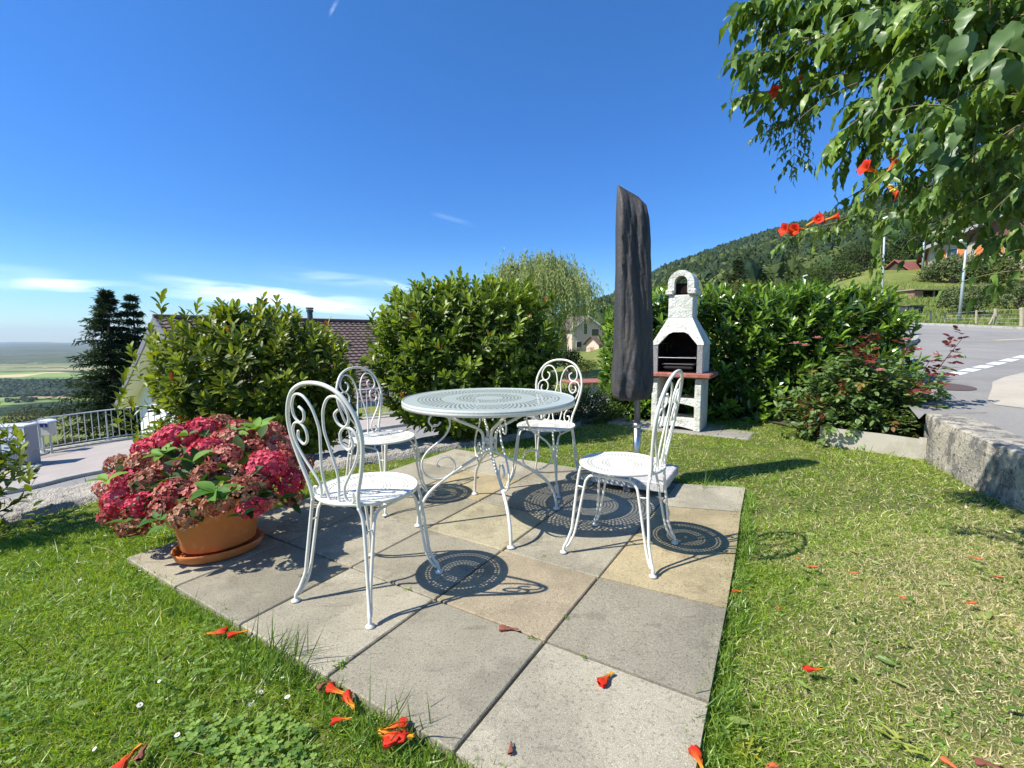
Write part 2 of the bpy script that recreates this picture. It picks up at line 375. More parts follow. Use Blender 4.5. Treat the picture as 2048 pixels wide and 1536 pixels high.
# ---- terrain : table of heights by direction (x/y) and distance
TT = np.array([-2.5, -1.1, -0.6, -0.3, 0.0, 0.15, 0.3, 0.6, 0.8, 1.2, 3.0])
DD = np.array([3, 6, 10, 14, 20, 27, 45, 80, 150, 400, 1000, 1800.])
GT = np.array([[-2.4, -2.4, -2.4, -2.6, -5, -8, -14, -25, -45, -120, -240, -320],
               [-2.3, -2.3, -2.25, -2.35, -4, -6.5, -12, -22, -42, -110, -225, -302],
               [-2.1, -2.1, -2.0, -2.0, -3, -4.5, -8, -16, -32, -90, -210, -300],
               [-1.8, -1.8, -1.8, -1.75, -1.95, -2.5, -4, -8, -16, -40, -100, -200],
               [-1.7, -1.7, -1.65, -1.55, -1.4, -1.4, -1.3, -1.6, -2, 8, 20, 30],
               [-1.6, -1.6, -1.55, -1.45, -1.4, -1.4, -1.3, -2.0, -3.0, 12, 30, 40],
               [-1.0, -1.0, -.8, -.8, -.7, -.5, .3, 2, 7, 30, 60, 80],
               [-.3, -.2, .1, .3, .6, 1.0, 2.8, 8, 18, 60, 90, 120],
               [-.1, .2, .5, .75, 1.1, 1.55, 4.4, 11.5, 25, 80, 150, 150],
               [-.1, .2, .5, .75, 1.1, 1.6, 5.0, 13, 28, 90, 150, 150],
               [-.1, .2, .5, .75, 1.1, 2.5, 7, 16, 32, 90, 150, 150]])
def terr(t, d):
    t = np.asarray(t, float); d = np.asarray(d, float); ld = np.log(np.clip(d, 3, 1800)); LD = np.log(DD)
    i = np.clip(np.searchsorted(TT, t) - 1, 0, len(TT) - 2); j = np.clip(np.searchsorted(LD, ld) - 1, 0, len(DD) - 2)
    a = np.clip((t - TT[i]) / (TT[i + 1] - TT[i]), 0, 1); b = (ld - LD[j]) / (LD[j + 1] - LD[j]); b = (np.exp(ld) - DD[j]) / (DD[j + 1] - DD[j])
    a = a * a * (3 - 2 * a)
    return GT[i, j] * (1 - a) * (1 - b) + GT[i + 1, j] * a * (1 - b) + GT[i, j + 1] * (1 - a) * b + GT[i + 1, j + 1] * a * b
def gz(x, y):
    return terr(np.asarray(x) / np.maximum(y, .1), y)
tg = np.tan(np.linspace(math.atan(-2.5), math.atan(3.0), 150)); dg = np.exp(np.linspace(math.log(3), math.log(1800), 130))
TG, DG = np.meshgrid(tg, dg, indexing='ij'); ZG = terr(TG, DG) - 0.05
ZG = ZG + np.where(DG > 30, 1, 0) * np.clip((DG - 30) / 60, 0, 1) * .5 * noise2(TG * DG * .03, DG * .03)
groundM = mat('hill_grass', (0.17, 0.21, 0.045), 0.9, spec=0.1, var=[(.35, (0.27, 0.25, 0.08), .45, .65), (2.2, (0.11, 0.155, 0.03), .5, .68), (9, (0.05, 0.08, 0.015), .55, .7)], bump=[(6, .9), (30, .7)])
mb = MB(); V, Fs = grid_vf(np.stack([TG * DG, DG, ZG], -1)); mb.add(V, Fs); tag(mb.build('ground', groundM, None, True), 'grassy hillside sloping down to the left', None, kind='structure')

# ---- lower road, kerb and pavement on one sloping plane
LR = (-2.0 + .0635 * (9.6 * .84 - 9.9 * .54), .0635 * .84, .0635 * .54)
def lrz(x, y): return LR[0] + LR[1] * x + LR[2] * y
def lp(x, y): return onplane(x, y, *LR)
asph = mat('asphalt', (0.30, 0.285, 0.255), 0.9, spec=0.2, var=[(1.2, (0.25, 0.238, 0.215), .45, .65), (.35, (0.35, 0.33, 0.29), .48, .66, (1, .35, 1)), (60, (0.70,), .52, .70), (160, (0.42, 0.41, 0.38), .6, .75), (2.2, (0.20, 0.195, 0.18), .64, .70, (.25, 2.2, 1))], bump=[(150, .45)])
pave = mat('pavement_asphalt', (0.37, 0.325, 0.28), 0.93, var=[(1.5, (0.42, 0.36, 0.31), .45, .65), (120, (0.26, 0.22, 0.2), .55, .75)], bump=[(120, .4)])
stoneM = mat('kerb_stone', (0.42, 0.40, 0.35), 0.9, var=[(7, (0.27, 0.26, 0.23), .45, .7), (40, (.7,), .5, .75)], bump=[(60, .5)])
KPX = [(-150, 1020), (50, 981), (140, 959), (215, 944), (420, 908), (600, 884), (700, 868), (860, 845), (1000, 825), (1150, 803), (1230, 787), (1300, 770)]
K = np.array([lp(*q) for q in KPX]); K = spline(K, 6)
tan_ = np.gradient(K, axis=0); tan_ /= np.linalg.norm(tan_[:, :2], axis=1)[:, None]; NRM = np.c_[-tan_[:, 1], tan_[:, 0], tan_[:, 0] * 0]     # away from the viewer
def ribbon(a, b, dz, m, name, label, n=4):
    X = []
    for k in range(n + 1):
        Q = K + NRM * (a + (b - a) * k / n); Q = np.c_[Q[:, :2], lrz(Q[:, 0], Q[:, 1]) + dz]; X.append(Q)
    mb = MB(); mb.add(*grid_vf(np.array(X).transpose(1, 0, 2)[:, ::-1])); return tag(mb.build(name, m, None, True), label, None, kind='structure')
ribbon(-5.2, 0.0, 0, asph, 'road', 'grey asphalt lane running below the garden wall')
RLPX = [(-60, 945), (75, 917), (100, 908), (250, 884), (420, 866), (560, 856), (690, 846), (800, 836), (900, 828)]
RL = spline(np.array([lp(*q) for q in RLPX]), 8)
# pavement between kerb and railing wall
PV = []; kk = np.linspace(0, 1, 60); Ka = np.array([[np.interp(k, np.linspace(0, 1, len(K[:46])), K[:46, c]) for c in range(3)] for k in kk]); Ra = np.array([[np.interp(k, np.linspace(0, 1, len(RL)), RL[:, c]) for c in range(3)] for k in kk])
X = np.stack([Ka * (1 - t) + Ra * t for t in np.linspace(0, 1, 5)], 1); X[..., 2] = lrz(X[..., 0], X[..., 1]) + .07
mb = MB(); V, Fs = grid_vf(X[:, ::-1]); mb.add(V, Fs); tag(mb.build('pavement', pave, None, True), 'pinkish pavement between the lane and the railing', None, kind='structure')
mb = MB(); P = np.c_[K[:, :2], lrz(K[:, 0], K[:, 1]) + .0]
prof = [(-.06, -.05), (-.06, .075), (-.05, .085), (.05, .088), (.06, .06)]
X = np.stack([np.c_[(K + NRM * a)[:, :2], P[:, 2] + h] for a, h in prof], 1); mb.add(*grid_vf(X))
tag(mb.build('kerb', stoneM, None, False), 'stone kerb along the far side of the lane', None, kind='structure')

# ---- upper road
UZ = lambda x, y: 0.385 + 0.06 * (np.asarray(y) - 4)
UR = (0.385 - .24, 0.0, 0.06)
def up_(x, y): return onplane(x, y, *UR)
far_edge = [up_(x, y) for x, y in ((1772, 644), (1800, 648), (1900, 652), (2048, 659), (2300, 668), (2700, 690))]
near_edge = [(3.46, 3.85), (3.16, 3.05), (3.05, 2.66), (2.9, 1.9), (2.66, 0.9)]
poly_up = [tuple(q[:2]) for q in far_edge] + [(30, -1), (2.6, -1)] + near_edge[::-1] + [tuple(up_(1838, 838)[:2]), tuple(up_(1790, 780)[:2]), tuple(up_(1800, 700)[:2]), tuple(up_(1835, 690)[:2]), tuple(up_(1832, 676)[:2]), tuple(up_(1790, 672)[:2]), tuple(up_(1700, 668)[:2]), tuple(up_(1650, 650)[:2])]
import mathutils
def flat_sheet(poly, zf, dz, m, name, label, kind='structure'):
    tri = mathutils.geometry.tessellate_polygon([[Vector((x, y, 0)) for x, y in poly]])
    V = np.array([(x, y, float(zf(x, y)) + dz) for x, y in poly]); T = np.array(tri)
    a, b, c = V[T[:, 0]], V[T[:, 1]], V[T[:, 2]]; nz_ = np.cross(b - a, c - a)[:, 2]; T[nz_ < 0] = T[nz_ < 0][:, ::-1]
    mb = MB(); mb.add(V, [T]); return tag(mb.build(name, m), label, None, kind=kind)
flat_sheet(poly_up, UZ, 0.0, asph, 'upper_road', 'wide asphalt road bending away to the right')
cream = mat('pale_concrete_paving', (0.50, 0.44, 0.34), 0.92, var=[(3, (0.42, 0.37, 0.29), .45, .7), (70, (.75,), .55, .7)], bump=[(80, .3)])
flat_sheet([tuple(up_(x, y)[:2]) for x, y in ((2050, 745), (2010, 754), (1985, 764), (1984, 776), (1975, 800), (1990, 810), (2050, 817), (2200, 830), (2300, 760))], UZ, 0.004, cream, 'driveway', 'pale concrete apron beside the upper road')
paintM = mat('road_paint', (0.72, 0.72, 0.70), 0.7, var=[(20, (0.45, 0.45, 0.44), .55, .75)])
mb = MB()
for k in range(11):
    a0 = np.array([1911, 748.]) ; t = k / 5.6
    p = up_(1905 + 26 * k * (1 + .0 * k), 749.5 - 6.6 * k); q = up_(1905 + 26 * k + 19, 749.5 - 6.6 * k - 4.9)
    p, q = np.array(p[:2]), np.array(q[:2]); d = (q - p) / np.linalg.norm(q - p); nn = np.array([-d[1], d[0]]) * .075
    V = np.array([(*(p + nn), 0), (*(p - nn), 0), (*(q - nn), 0), (*(q + nn), 0)]); V[:, 2] = UZ(V[:, 0], V[:, 1]) + .004; mb.add(V, [np.array([[0, 1, 2, 3]])])
tag(mb.build('road_marking', paintM), 'row of short white dashes painted across the upper road', None, kind='structure')
yp = mat('yellow_road_paint', (0.62, 0.48, 0.22), 0.7)
mb = MB(); p, q = up_(1982, 680.5)[:2], up_(2080, 676)[:2]; V = np.array([(*p, 0), (*(p + [.05, -.14]), 0), (*(q + [.05, -.14]), 0), (*q, 0)]); V[:, 2] = UZ(V[:, 0], V[:, 1]) + .004
mb.add(V, [np.array([[0, 1, 2, 3]])]); tag(mb.build('yellow_line', yp), 'thin yellow line on the upper road', None, kind='structure')
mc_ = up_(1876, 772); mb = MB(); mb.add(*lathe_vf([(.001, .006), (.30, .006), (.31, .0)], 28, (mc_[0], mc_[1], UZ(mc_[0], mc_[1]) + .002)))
V_ = mb.v[0]; V_[:, 2] = UZ(V_[:, 0], V_[:, 1]) + .006; solo(mb, 'dark_disc', mat('dark_red_brown', (.11, .075, .065), .8), 'dark reddish round disc on the upper road', 'manhole cover')  # thin round disc in dark red-brown, following the slope of the road
# light kerb along the far edge of the upper road and island kerb
FE = spline(np.array([np.array(q) for q in far_edge]), 8)
mb = MB(); X = np.stack([np.c_[FE[:, 0], FE[:, 1] + a, UZ(FE[:, 0], FE[:, 1]) + h] for a, h in ((-.08, -.05), (-.08, .09), (.1, .1), (.1, -.05))], 1); mb.add(*grid_vf(X))
ISL = spline(np.array([up_(x, y) for x, y in ((1700, 702), (1780, 697), (1812, 692), (1828, 684), (1826, 677), (1800, 672), (1760, 670))]), 8)
tn = np.gradient(ISL, axis=0); tn /= np.linalg.norm(tn[:, :2], axis=1)[:, None]; nn = np.c_[-tn[:, 1], tn[:, 0]]
X = np.stack([np.c_[ISL[:, :2] + nn * a, UZ(ISL[:, 0], ISL[:, 1]) + h] for a, h in ((-.07, -.05), (-.07, .1), (.07, .1), (.07, -.05))], 1); mb.add(*grid_vf(X))
tag(mb.build('road_kerb', stoneM), 'pale kerb edging the upper road', None, kind='structure')
flat_sheet([tuple(q[:2]) for q in ISL[::2]], UZ, 0.09, groundM, 'verge', 'grass verge inside the kerb at the end of the hedge')

# ---- mountain on the right, a sheet from the foot of the slope up to its skyline
RIDGE = [(1090, 655, 3000), (1153, 621, 2400), (1204, 602, 2100), (1329, 538, 1500), (1440, 502, 1250), (1550, 468, 1050), (1660, 438, 900), (1760, 405, 800), (1850, 382, 720), (1950, 352, 650), (2048, 325, 600), (2300, 270, 560), (2900, 220, 560)]
rt_ = []; rz_ = []; rd_ = []
for x, y, d in RIDGE:
    q = ray(x, y); rt_.append(q[0] / q[1]); rz_.append(CZ + q[2] / q[1] * d); rd_.append(d)
mt = np.linspace(rt_[0], rt_[-1], 200); mz = np.interp(mt, rt_, rz_); md = np.interp(mt, rt_, rd_)
NS = 90; sg = np.linspace(0, 1.12, NS)
MTt, SG = np.meshgrid(mt, sg, indexing='ij'); MD = md[:, None]; MZR = mz[:, None]
D0 = 110.0
MDD = D0 + (MD - D0) * SG
zf0 = terr(MTt, np.full_like(MTt, D0)) - 1.5
prof_s = np.where(SG <= 1, SG, 1) ** 1.12
MZ = zf0 + (MZR - zf0) * prof_s - np.clip(SG - 1, 0, 1) * 400
MZ += 9 * (np.clip(SG, 0, 1) * (1 - np.clip(SG, 0, 1)) * 4) * noise2(MTt * 14, SG * 5, 2) * (MD / 900)
hillM = mat('forest_floor', (0.035, 0.055, 0.018), 0.95, spec=0.05, var=[(.02, (0.06, 0.08, 0.03), .45, .65)])
def mount(t, s):
    d0 = np.interp(t, rt_, rd_); zr = np.interp(t, rt_, rz_); d = D0 + (d0 - D0) * s; z0 = terr(t, np.full_like(t, D0)) - 1.5
    z = z0 + (zr - z0) * s ** 1.12 + 9 * s * (1 - s) * 4 * noise2(t * 14, s * 5, 2) * (d0 / 900); return t * d, d, z
mb = MB(); mb.add(*grid_vf(np.stack([MTt * MDD, MDD, MZ], -1))); tag(mb.build('mountain', hillM, None, True), 'forested mountain slope rising to the right', None, kind='structure')

# ---- valley plain far below on the left
vx = np.tan(np.linspace(math.atan(-2.2), math.atan(0.25), 200)); vd = np.exp(np.linspace(math.log(1500), math.log(32000), 160)); VT, VD = np.meshgrid(vx, vd, indexing='ij')
VX = VT * VD; VZ = -302 + 0 * VD
VZ = VZ + np.clip((VD - 4300) / 2500, 0, 1) * (95 * np.clip(noise2(VX / 2600, VD / 1300, 5), -.3, 1) - 20 + 25 * np.clip((VD - 9000) / 9000, 0, 1) + 14 * noise2(VX / 500, VD / 500, 1))
vm = bpy.data.materials.new('valley_fields'); vm.use_nodes = True; t = vm.node_tree; bs = t.nodes['Principled BSDF']; bs.inputs['Roughness'].default_value = .95; bs.inputs['Specular IOR Level'].default_value = .05
co = NN(t, 'ShaderNodeTexCoord'); m1 = NN(t, 'ShaderNodeMapping'); m1.inputs['Scale'].default_value = (1 / 900, 1 / 330, 1); m1.inputs['Rotation'].default_value = (0, 0, .25); t.links.new(co.outputs['Object'], m1.inputs[0])
vo = NN(t, 'ShaderNodeTexVoronoi'); vo.inputs['Scale'].default_value = 1.0; t.links.new(m1.outputs[0], vo.inputs['Vector'])
sx = NN(t, 'ShaderNodeSeparateColor'); t.links.new(vo.outputs['Color'], sx.inputs[0])
cr = NN(t, 'ShaderNodeValToRGB'); t.links.new(sx.outputs[0], cr.inputs[0]); cr.color_ramp.interpolation = 'CONSTANT'
es = cr.color_ramp.elements; es[0].position = 0; es[0].color = (0.24, 0.32, 0.09, 1); es[1].position = .3; es[1].color = (0.50, 0.36, 0.22, 1)
for p_, c_ in ((.5, (0.14, 0.22, 0.07, 1)), (.64, (0.58, 0.47, 0.25, 1)), (.84, (0.28, 0.36, 0.12, 1))): e = es.new(p_); e.color = c_
nf = NN(t, 'ShaderNodeTexNoise'); nf.inputs['Scale'].default_value = 1.0; nf.inputs['Detail'].default_value = 8; m2 = NN(t, 'ShaderNodeMapping'); m2.inputs['Scale'].default_value = (1 / 2600, 1 / 1100, 1); t.links.new(co.outputs['Object'], m2.inputs[0]); t.links.new(m2.outputs[0], nf.inputs['Vector'])
st = NN(t, 'ShaderNodeMapRange'); st.inputs['From Min'].default_value = .52; st.inputs['From Max'].default_value = .54; t.links.new(nf.outputs[0], st.inputs[0]); sy_ = NN(t, 'ShaderNodeSeparateXYZ'); t.links.new(co.outputs['Object'], sy_.inputs[0]); fr_ = NN(t, 'ShaderNodeMapRange'); fr_.inputs['From Min'].default_value = 4500; fr_.inputs['From Max'].default_value = 6500; fr_.inputs['To Max'].default_value = .75; t.links.new(sy_.outputs[1], fr_.inputs[0]); am_ = NN(t, 'ShaderNodeMath', operation='MAXIMUM')
xx = NN(t, 'ShaderNodeMix', data_type='RGBA'); t.links.new(st.outputs[0], am_.inputs[0]); t.links.new(fr_.outputs[0], am_.inputs[1]); t.links.new(am_.outputs[0], xx.inputs[0]); t.links.new(cr.outputs[0], xx.inputs[6]); xx.inputs[7].default_value = (0.022, 0.042, 0.016, 1); t.links.new(xx.outputs[2], bs.inputs['Base Color'])
mb = MB(); mb.add(*grid_vf(np.stack([VX, VD, VZ], -1))); tag(mb.build('valley', vm, None, True), 'valley plain with fields and wooded ridges far below', None, kind='structure')
# ================================================================== GARDEN FURNITURE
def perforated(mb, Rr, z, rings, thick=0.0025, rim=0.011, dome=0.0, seg=96, rimr=0.008):
    """Disc with real holes. rings = list of (radius, count, radial size, tangential fraction, phase)."""
    def zz(r): return z + dome * (r / Rr) ** 2
    rings = sorted(rings); segs = [(0.0, None)]
    r_prev = 0.0
    def annulus(r0, r1, n=seg):
        a = np.arange(n) * 2 * math.pi / n
        A = np.c_[r0 * np.cos(a), r0 * np.sin(a), np.full(n, zz(r0))]; B = np.c_[r1 * np.cos(a), r1 * np.sin(a), np.full(n, zz(r1))]
        i = np.arange(n); j = (i + 1) % n
        mb.add(np.r_[A, B], [np.stack([i, n + i, n + j, j], -1)])
    for (r, n, dr, ft, ph) in rings:
        r0, r1 = r - dr * .62, r + dr * .62
        if r0 > r_prev + 1e-5: annulus(r_prev, r0)
        # cells: outer boundary 8 points, hole 8 points
        st = 2 * math.pi / n
        for k in range(n):
            ac = (k + ph) * st; h = st / 2
            ob = [(r0, -h), (r0, 0), (r0, h), (r, h), (r1, h), (r1, 0), (r1, -h), (r, -h)]
            hb = []
            for q in range(8):
                an = -math.pi * 3 / 4 + q * math.pi / 4
                hb.append((r + dr * .5 * math.sin(an), math.cos(an) * h * ft))
            P = [(rr * math.cos(ac + da), rr * math.sin(ac + da), zz(rr)) for rr, da in ob + hb]
            mb.add(P, [np.array([[q, (q + 1) % 8, 8 + (q + 1) % 8, 8 + q] for q in range(8)])])
        r_prev = r1
    annulus(r_prev, Rr - rimr * .5)
    # rolled rim
    a = np.arange(seg) * 2 * math.pi / seg; m_ = 10; b = np.arange(m_) * 2 * math.pi / m_
    A, B = np.meshgrid(a, b, indexing='ij'); rr = Rr - rimr * .4 + rimr * .55 * np.cos(B); V = np.stack([rr * np.cos(A), rr * np.sin(A), zz(Rr) - rim * .4 + rim * .6 * np.sin(B)], -1).reshape(-1, 3)
    i = np.arange(seg)[:, None] * m_; i2 = ((np.arange(seg) + 1) % seg)[:, None] * m_; j = np.arange(m_)[None]; j2 = (j + 1) % m_
    mb.add(V, [np.stack([i + j, i2 + j, i2 + j2, i + j2], -1).reshape(-1, 4)])
def foot(mb, x, y, r=0.016):
    mb.add(*lathe_vf([(0.001, 0.012), (r * .45, 0.012), (r * .55, .008), (r, .006), (r, 0.0), (0.001, 0)], 14, (x, y, 0)))

SEAT_R, SEAT_Z = 0.203, 0.425
def make_chair():
    t = thing('garden_chair', '', 'chair')
    mb = MB(); perforated(mb, SEAT_R, SEAT_Z, [(0.0035, 6, .004, .7, 0), (.064, 26, .0075, .55, 0), (.077, 30, .0075, .55, .5), (.092, 36, .0075, .55, 0), (.148, 56, .0078, .55, 0), (.163, 62, .0078, .55, .5)], dome=0.006)
    mb.build('seat', white_metal, t, True)
    by = -0.155                                              # plane of the back at the seat, leaning backwards
    def bp(u, h): return (u, by - 0.02 - .13 * h - .25 * h * h * .3 - 0.03 * math.cos(u * 4) + .03, SEAT_Z + h)
    hoopP = [(-.118, -.012), (-.125, .05), (-.158, .15), (-.18, .25), (-.172, .335), (-.13, .41), (-.068, .447), (0, .457)]
    hoopP = hoopP + [(-u, h) for u, h in hoopP[:-1][::-1]]
    mb = MB(); mb.add(*tube_vf(spline([bp(u, h) for u, h in hoopP], 8), .0078, 10)); mb.build('back_hoop', white_metal, t, True)
    p1 = [(.022, -.004), (.040, .10), (.026, .20), (.013, .27), (.016, .315), (.03, .365), (.062, .405), (.103, .41), (.133, .375), (.138, .33), (.114, .302), (.086, .315), (.078, .346), (.098, .364)]
    p2 = [(.130, .268), (.138, .240), (.114, .216), (.088, .236), (.087, .275), (.113, .300), (.146, .294), (.163, .262), (.156, .215), (.128, .160), (.092, .11), (.064, .065), (.062, .026), (.079, .005), (.100, .018), (.098, .044), (.082, .046)]
    for sg_ in (1, -1):
        for P in (p1, p2):
            mb = MB(); C_ = spline([bp(sg_ * u, h) for u, h in P], 7); mb.add(*tube_vf(C_, .0052, 8)); mb.build('scroll', white_metal, t, True)
    for sx_ in (1, -1):
        for sy_ in (1, -1):
            mb = MB(); top = (sx_ * .118, by - .018, SEAT_Z - .008) if sy_ < 0 else (sx_ * .125, .158, SEAT_Z - .006)
            L = [top, (sx_ * .135, sy_ * .168, .36), (sx_ * .158, sy_ * .183, .16), (sx_ * .163, sy_ * .187, .115), (sx_ * .180, sy_ * .203, .055), (sx_ * .190, sy_ * .213, .032), (sx_ * .193, sy_ * .215, .008)]
            mb.add(*tube_vf(spline(L, 5), .0068, 8)); foot(mb, sx_ * .193, sy_ * .215, .017); mb.build('leg', white_metal, t, True)
        mb = MB()
        h = [(sx_ * .186, .203, .03), (sx_ * .174, .188, .055), (sx_ * .158, .168, .12), (sx_ * .148, .130, .33), (sx_ * .146, .118, .368), (sx_ * .146, .096, .388), (sx_ * .146, .05, .392)]
        h = h + [(x, -y, z) for x, y, z in h[::-1]]; mb.add(*tube_vf(spline(h, 5), .0062, 8))
        for sy_ in (1, -1): mb.add(*tube_vf([(sx_ * .147, sy_ * .13, .325), (sx_ * .139, sy_ * .171, .325)], .0035, 6))
        for sy_ in (1, -1): mb.add(*tube_vf([(sx_ * .146, sy_ * .09, .388), (sx_ * .146, sy_ * .09, .418)], .004, 6))
        mb.build('side_rail', white_metal, t, True)
    return t
chair = make_chair(); G_ch = 'scroll backed chairs round the table'
def place(t, c, f, label):
    t.location = (c[0], c[1], 0.001); t.rotation_euler = (0, 0, math.atan2(-f[0], f[1])); tag(t, label, 'chair', G_ch)
chairs = [chair] + [copy_tree(chair) for _ in range(3)]; chairs[1].scale = (.97, .97, .955); chairs[2].scale = (1, 1, .98)
place(chairs[0], (-.596, 1.858), (.44, .90), 'white scroll back chair standing next to the potted hydrangea, seen from behind')
place(chairs[1], (-.82, 2.90), (.84, -.54), 'white scroll back chair left of the table, brown roof seen through its back')
place(chairs[2], (.236, 3.206), (-.5, -.87), 'white scroll back chair behind the table, seat partly hidden by the tabletop')
place(chairs[3], (.529, 2.197), (-.84, .54), 'white scroll back chair in front of the folded parasol, turned sideways')

# ---- table
tb = thing('round_table', 'round white metal table with a perforated top and scrolled legs', 'table', (-.13, 2.60, 0.001), R(17))
TZ = 0.695
mb = MB(); rg = []
for k, r in enumerate((.085, .105, .125, .145, .165, .18)): rg.append((r, 48, .0095 if k < 5 else .006, .74, .5 * (k % 2)))
for k, r in enumerate((.272, .292, .312, .332, .352, .372, .392)): rg.append((r, 84, .0125, .56, .5 * (k % 2)))
perforated(mb, .48, TZ, rg, seg=160, rim=.02, rimr=.012); mb.build('tabletop', table_metal, tb, True)
mb = MB(); mb.add(*lathe_vf([(.4775, TZ - .03), (.481, TZ - .03), (.481, TZ - .002), (.4775, TZ - .002)], 120)); mb.build('rim', white_metal, tb, True)
for k in range(4):
    a = k * math.pi / 2; ca, sa = math.cos(a), math.sin(a)
    def rp(r, z, o=0.0): return (r * ca - o * sa, r * sa + o * ca, z)
    L = [(.415, .683), (.34, .648), (.12, .55), (.07, .525), (.042, .495), (.036, .45), (.036, .40), (.055, .37), (.20, .29), (.30, .222), (.36, .165), (.395, .10), (.408, .05), (.412, .012)]
    mb = MB(); mb.add(*tube_vf(spline([rp(*q) for q in L], 6), .0088, 9)); mb.add(*lathe_vf([(0.001, 0.014), (.010, 0.014), (.012, .008), (.021, .006), (.021, 0.0), (0.001, 0)], 14, rp(.412, 0)))
    for q in (.445, .395): mb.add(*tube_vf([rp(.02, q, -.03), rp(.036, q, 0), rp(.02, q, .03)], .006, 6))
    leg = mb.build('leg', white_metal, tb, True)
    Sc = [(.275, .575), (.295, .556), (.325, .556), (.340, .585), (.318, .618), (.275, .622), (.236, .600), (.224, .555), (.250, .500), (.300, .455), (.350, .415), (.382, .360), (.375, .300), (.330, .262), (.272, .255), (.222, .275), (.200, .318), (.214, .358), (.250, .378), (.288, .366), (.302, .338), (.285, .322)]
    mb = MB(); mb.add(*tube_vf(spline([rp(*q) for q in Sc], 7), .0055, 8)); mb.build('scroll', white_metal, leg, True)
mb = MB(); mb.add(*lathe_vf([(.027, .385), (.031, .39), (.031, .41), (.027, .415)], 20)); mb.add(*lathe_vf([(.027, .44), (.031, .445), (.031, .465), (.027, .47)], 20)); mb.build('collar', white_metal, tb, True)

# ---- folded parasol on its granite foot
pc = np.array([.875, 3.215])
par = thing('parasol', 'closed garden parasol in a dark grey weather cover', 'parasol', (pc[0], pc[1], 0))
fabric = mat('cover_fabric', (0.046, 0.045, 0.045), 0.58, spec=0.4, var=[(5, (0.085, 0.072, 0.060), .42, .62, (1.5, 1.5, .35)), (16, (0.04, 0.042, 0.048), .5, .7, (1, 1, .3))], bump=[(13, .7, (1, 1, .22)), (45, .25)])
steel = mat('brushed_steel', (0.55, 0.55, 0.53), 0.32, metal=1.0)
darksteel = mat('grey_pole', (0.20, 0.21, 0.22), 0.45, metal=.6)
granite = mat('granite', (0.52, 0.50, 0.47), 0.75, var=[(90, (0.22, 0.21, 0.20), .55, .62), (45, (0.66, 0.64, 0.61), .55, .7)], bump=[(120, .25)])
ga = R(60) ; mb = MB()
for sx_ in (-1, 1):
    for sy_ in (-1, 1):
        o = np.array([sx_ * .1235, sy_ * .1235]); c_, s_ = math.cos(ga), math.sin(ga); o = np.array([o[0] * c_ - o[1] * s_, o[0] * s_ + o[1] * c_])
        mb.add(*box_vf((pc[0] + o[0], pc[1] + o[1], .068), (.243, .243, .062), ga, .006))
bs_ = part(mb, 'base', granite, par)
mb = MB()
for q in (0, 1): mb.add(*box_vf((pc[0], pc[1], .02), (.47, .05, .034), ga + q * math.pi / 2, .003))
part(mb, 'cross_foot', darksteel, par)
mb = MB(); mb.add(*tube_vf([(pc[0], pc[1], .03), (pc[0], pc[1], .42)], .026, 16)); mb.add(*tube_vf([(pc[0], pc[1], .40), (pc[0], pc[1], .43)], .031, 16))
mb.add(*tube_vf([(pc[0] + .03, pc[1] - .03, .41), (pc[0] + .06, pc[1] - .06, .41)], .008, 8)); part(mb, 'sleeve', steel, par, True)
mb = MB(); mb.add(*tube_vf([(pc[0], pc[1], .42), (pc[0] - .01, pc[1], 1.2)], .021, 16)); part(mb, 'pole', darksteel, par, True)
# cover: outline measured by height, folded cloth section
hts = [0.60, 0.615, .66, .75, .95, 1.2, 1.5, 1.75, 1.88, 1.94, 1.98]
xl = [-.10, -.127, -.138, -.140, -.128, -.128, -.124, -.128, -.126, -.124, -.120]; xr = [.09, .118, .135, .138, .130, .118, .100, .088, .072, .066, .02]
nv, na = 90, 72; zz_ = np.linspace(.60, 1.98, nv); X = np.zeros((nv, na, 3)); an = np.arange(na) * 2 * math.pi / (na)
for k, z in enumerate(zz_):
    a_, b_ = np.interp(z, hts, xl) - .045, np.interp(z, hts, xr) - .038; cx_ = (a_ + b_) / 2; w = (b_ - a_) / 2; f = (z - .6) / 1.38
    fold = .16 * np.sin(3 * an + 1.0 + 2.0 * f) + .07 * np.sin(7 * an + 4 * f) + .05 * np.sin(13 * an - 3 * f + 2 * math.sin(5 * z)) + .035 * np.sin(23 * an + 9 * np.sin(z * 4))
    lower = np.clip((0.95 - z) / .3, 0, 1); fold = fold + lower * .05 * np.sin(17 * an + 60 * z) + .02 * np.sin(40 * z + 5 * an) * (1 + lower)
    rx = w * (1 + .35 * fold * np.abs(np.sin(an))); ry = w * .86 * (1 + fold)
    ca, sa = np.cos(an), np.sin(an)
    seam = np.exp(-((an - R(228)) / .10) ** 2) * .035
    X[k, :, 0] = pc[0] + cx_ + np.sign(ca) * np.abs(ca) ** .9 * rx + seam * ca; X[k, :, 1] = pc[1] + np.sign(sa) * np.abs(sa) ** .9 * ry + seam * sa
    X[k, :, 2] = z
# slanting, pinched top
for k in range(nv):
    top = np.clip((zz_[k] - 1.82) / .16, 0, 1)
    X[k, :, 2] += top * (-.55 * (X[k, :, 0] - pc[0] + .07) - .0) * 1.0
    X[k, :, 1] = pc[1] + (X[k, :, 1] - pc[1]) * (1 - .75 * top ** 2)
X = np.concatenate([X, X[:, :1]], 1); mb = MB(); V, Fs = grid_vf(X); mb.add(V, Fs)
mb.add(np.r_[X[-1, :-1], [X[-1, :-1].mean(0)]], [np.array([[i, (i + 1) % na, na] for i in range(na)])]); mb.add(np.r_[X[0, :-1], [X[0, :-1].mean(0) + [0, 0, .01]]], [np.array([[(i + 1) % na, i, na] for i in range(na)])])
part(mb, 'cover', fabric, par, True)

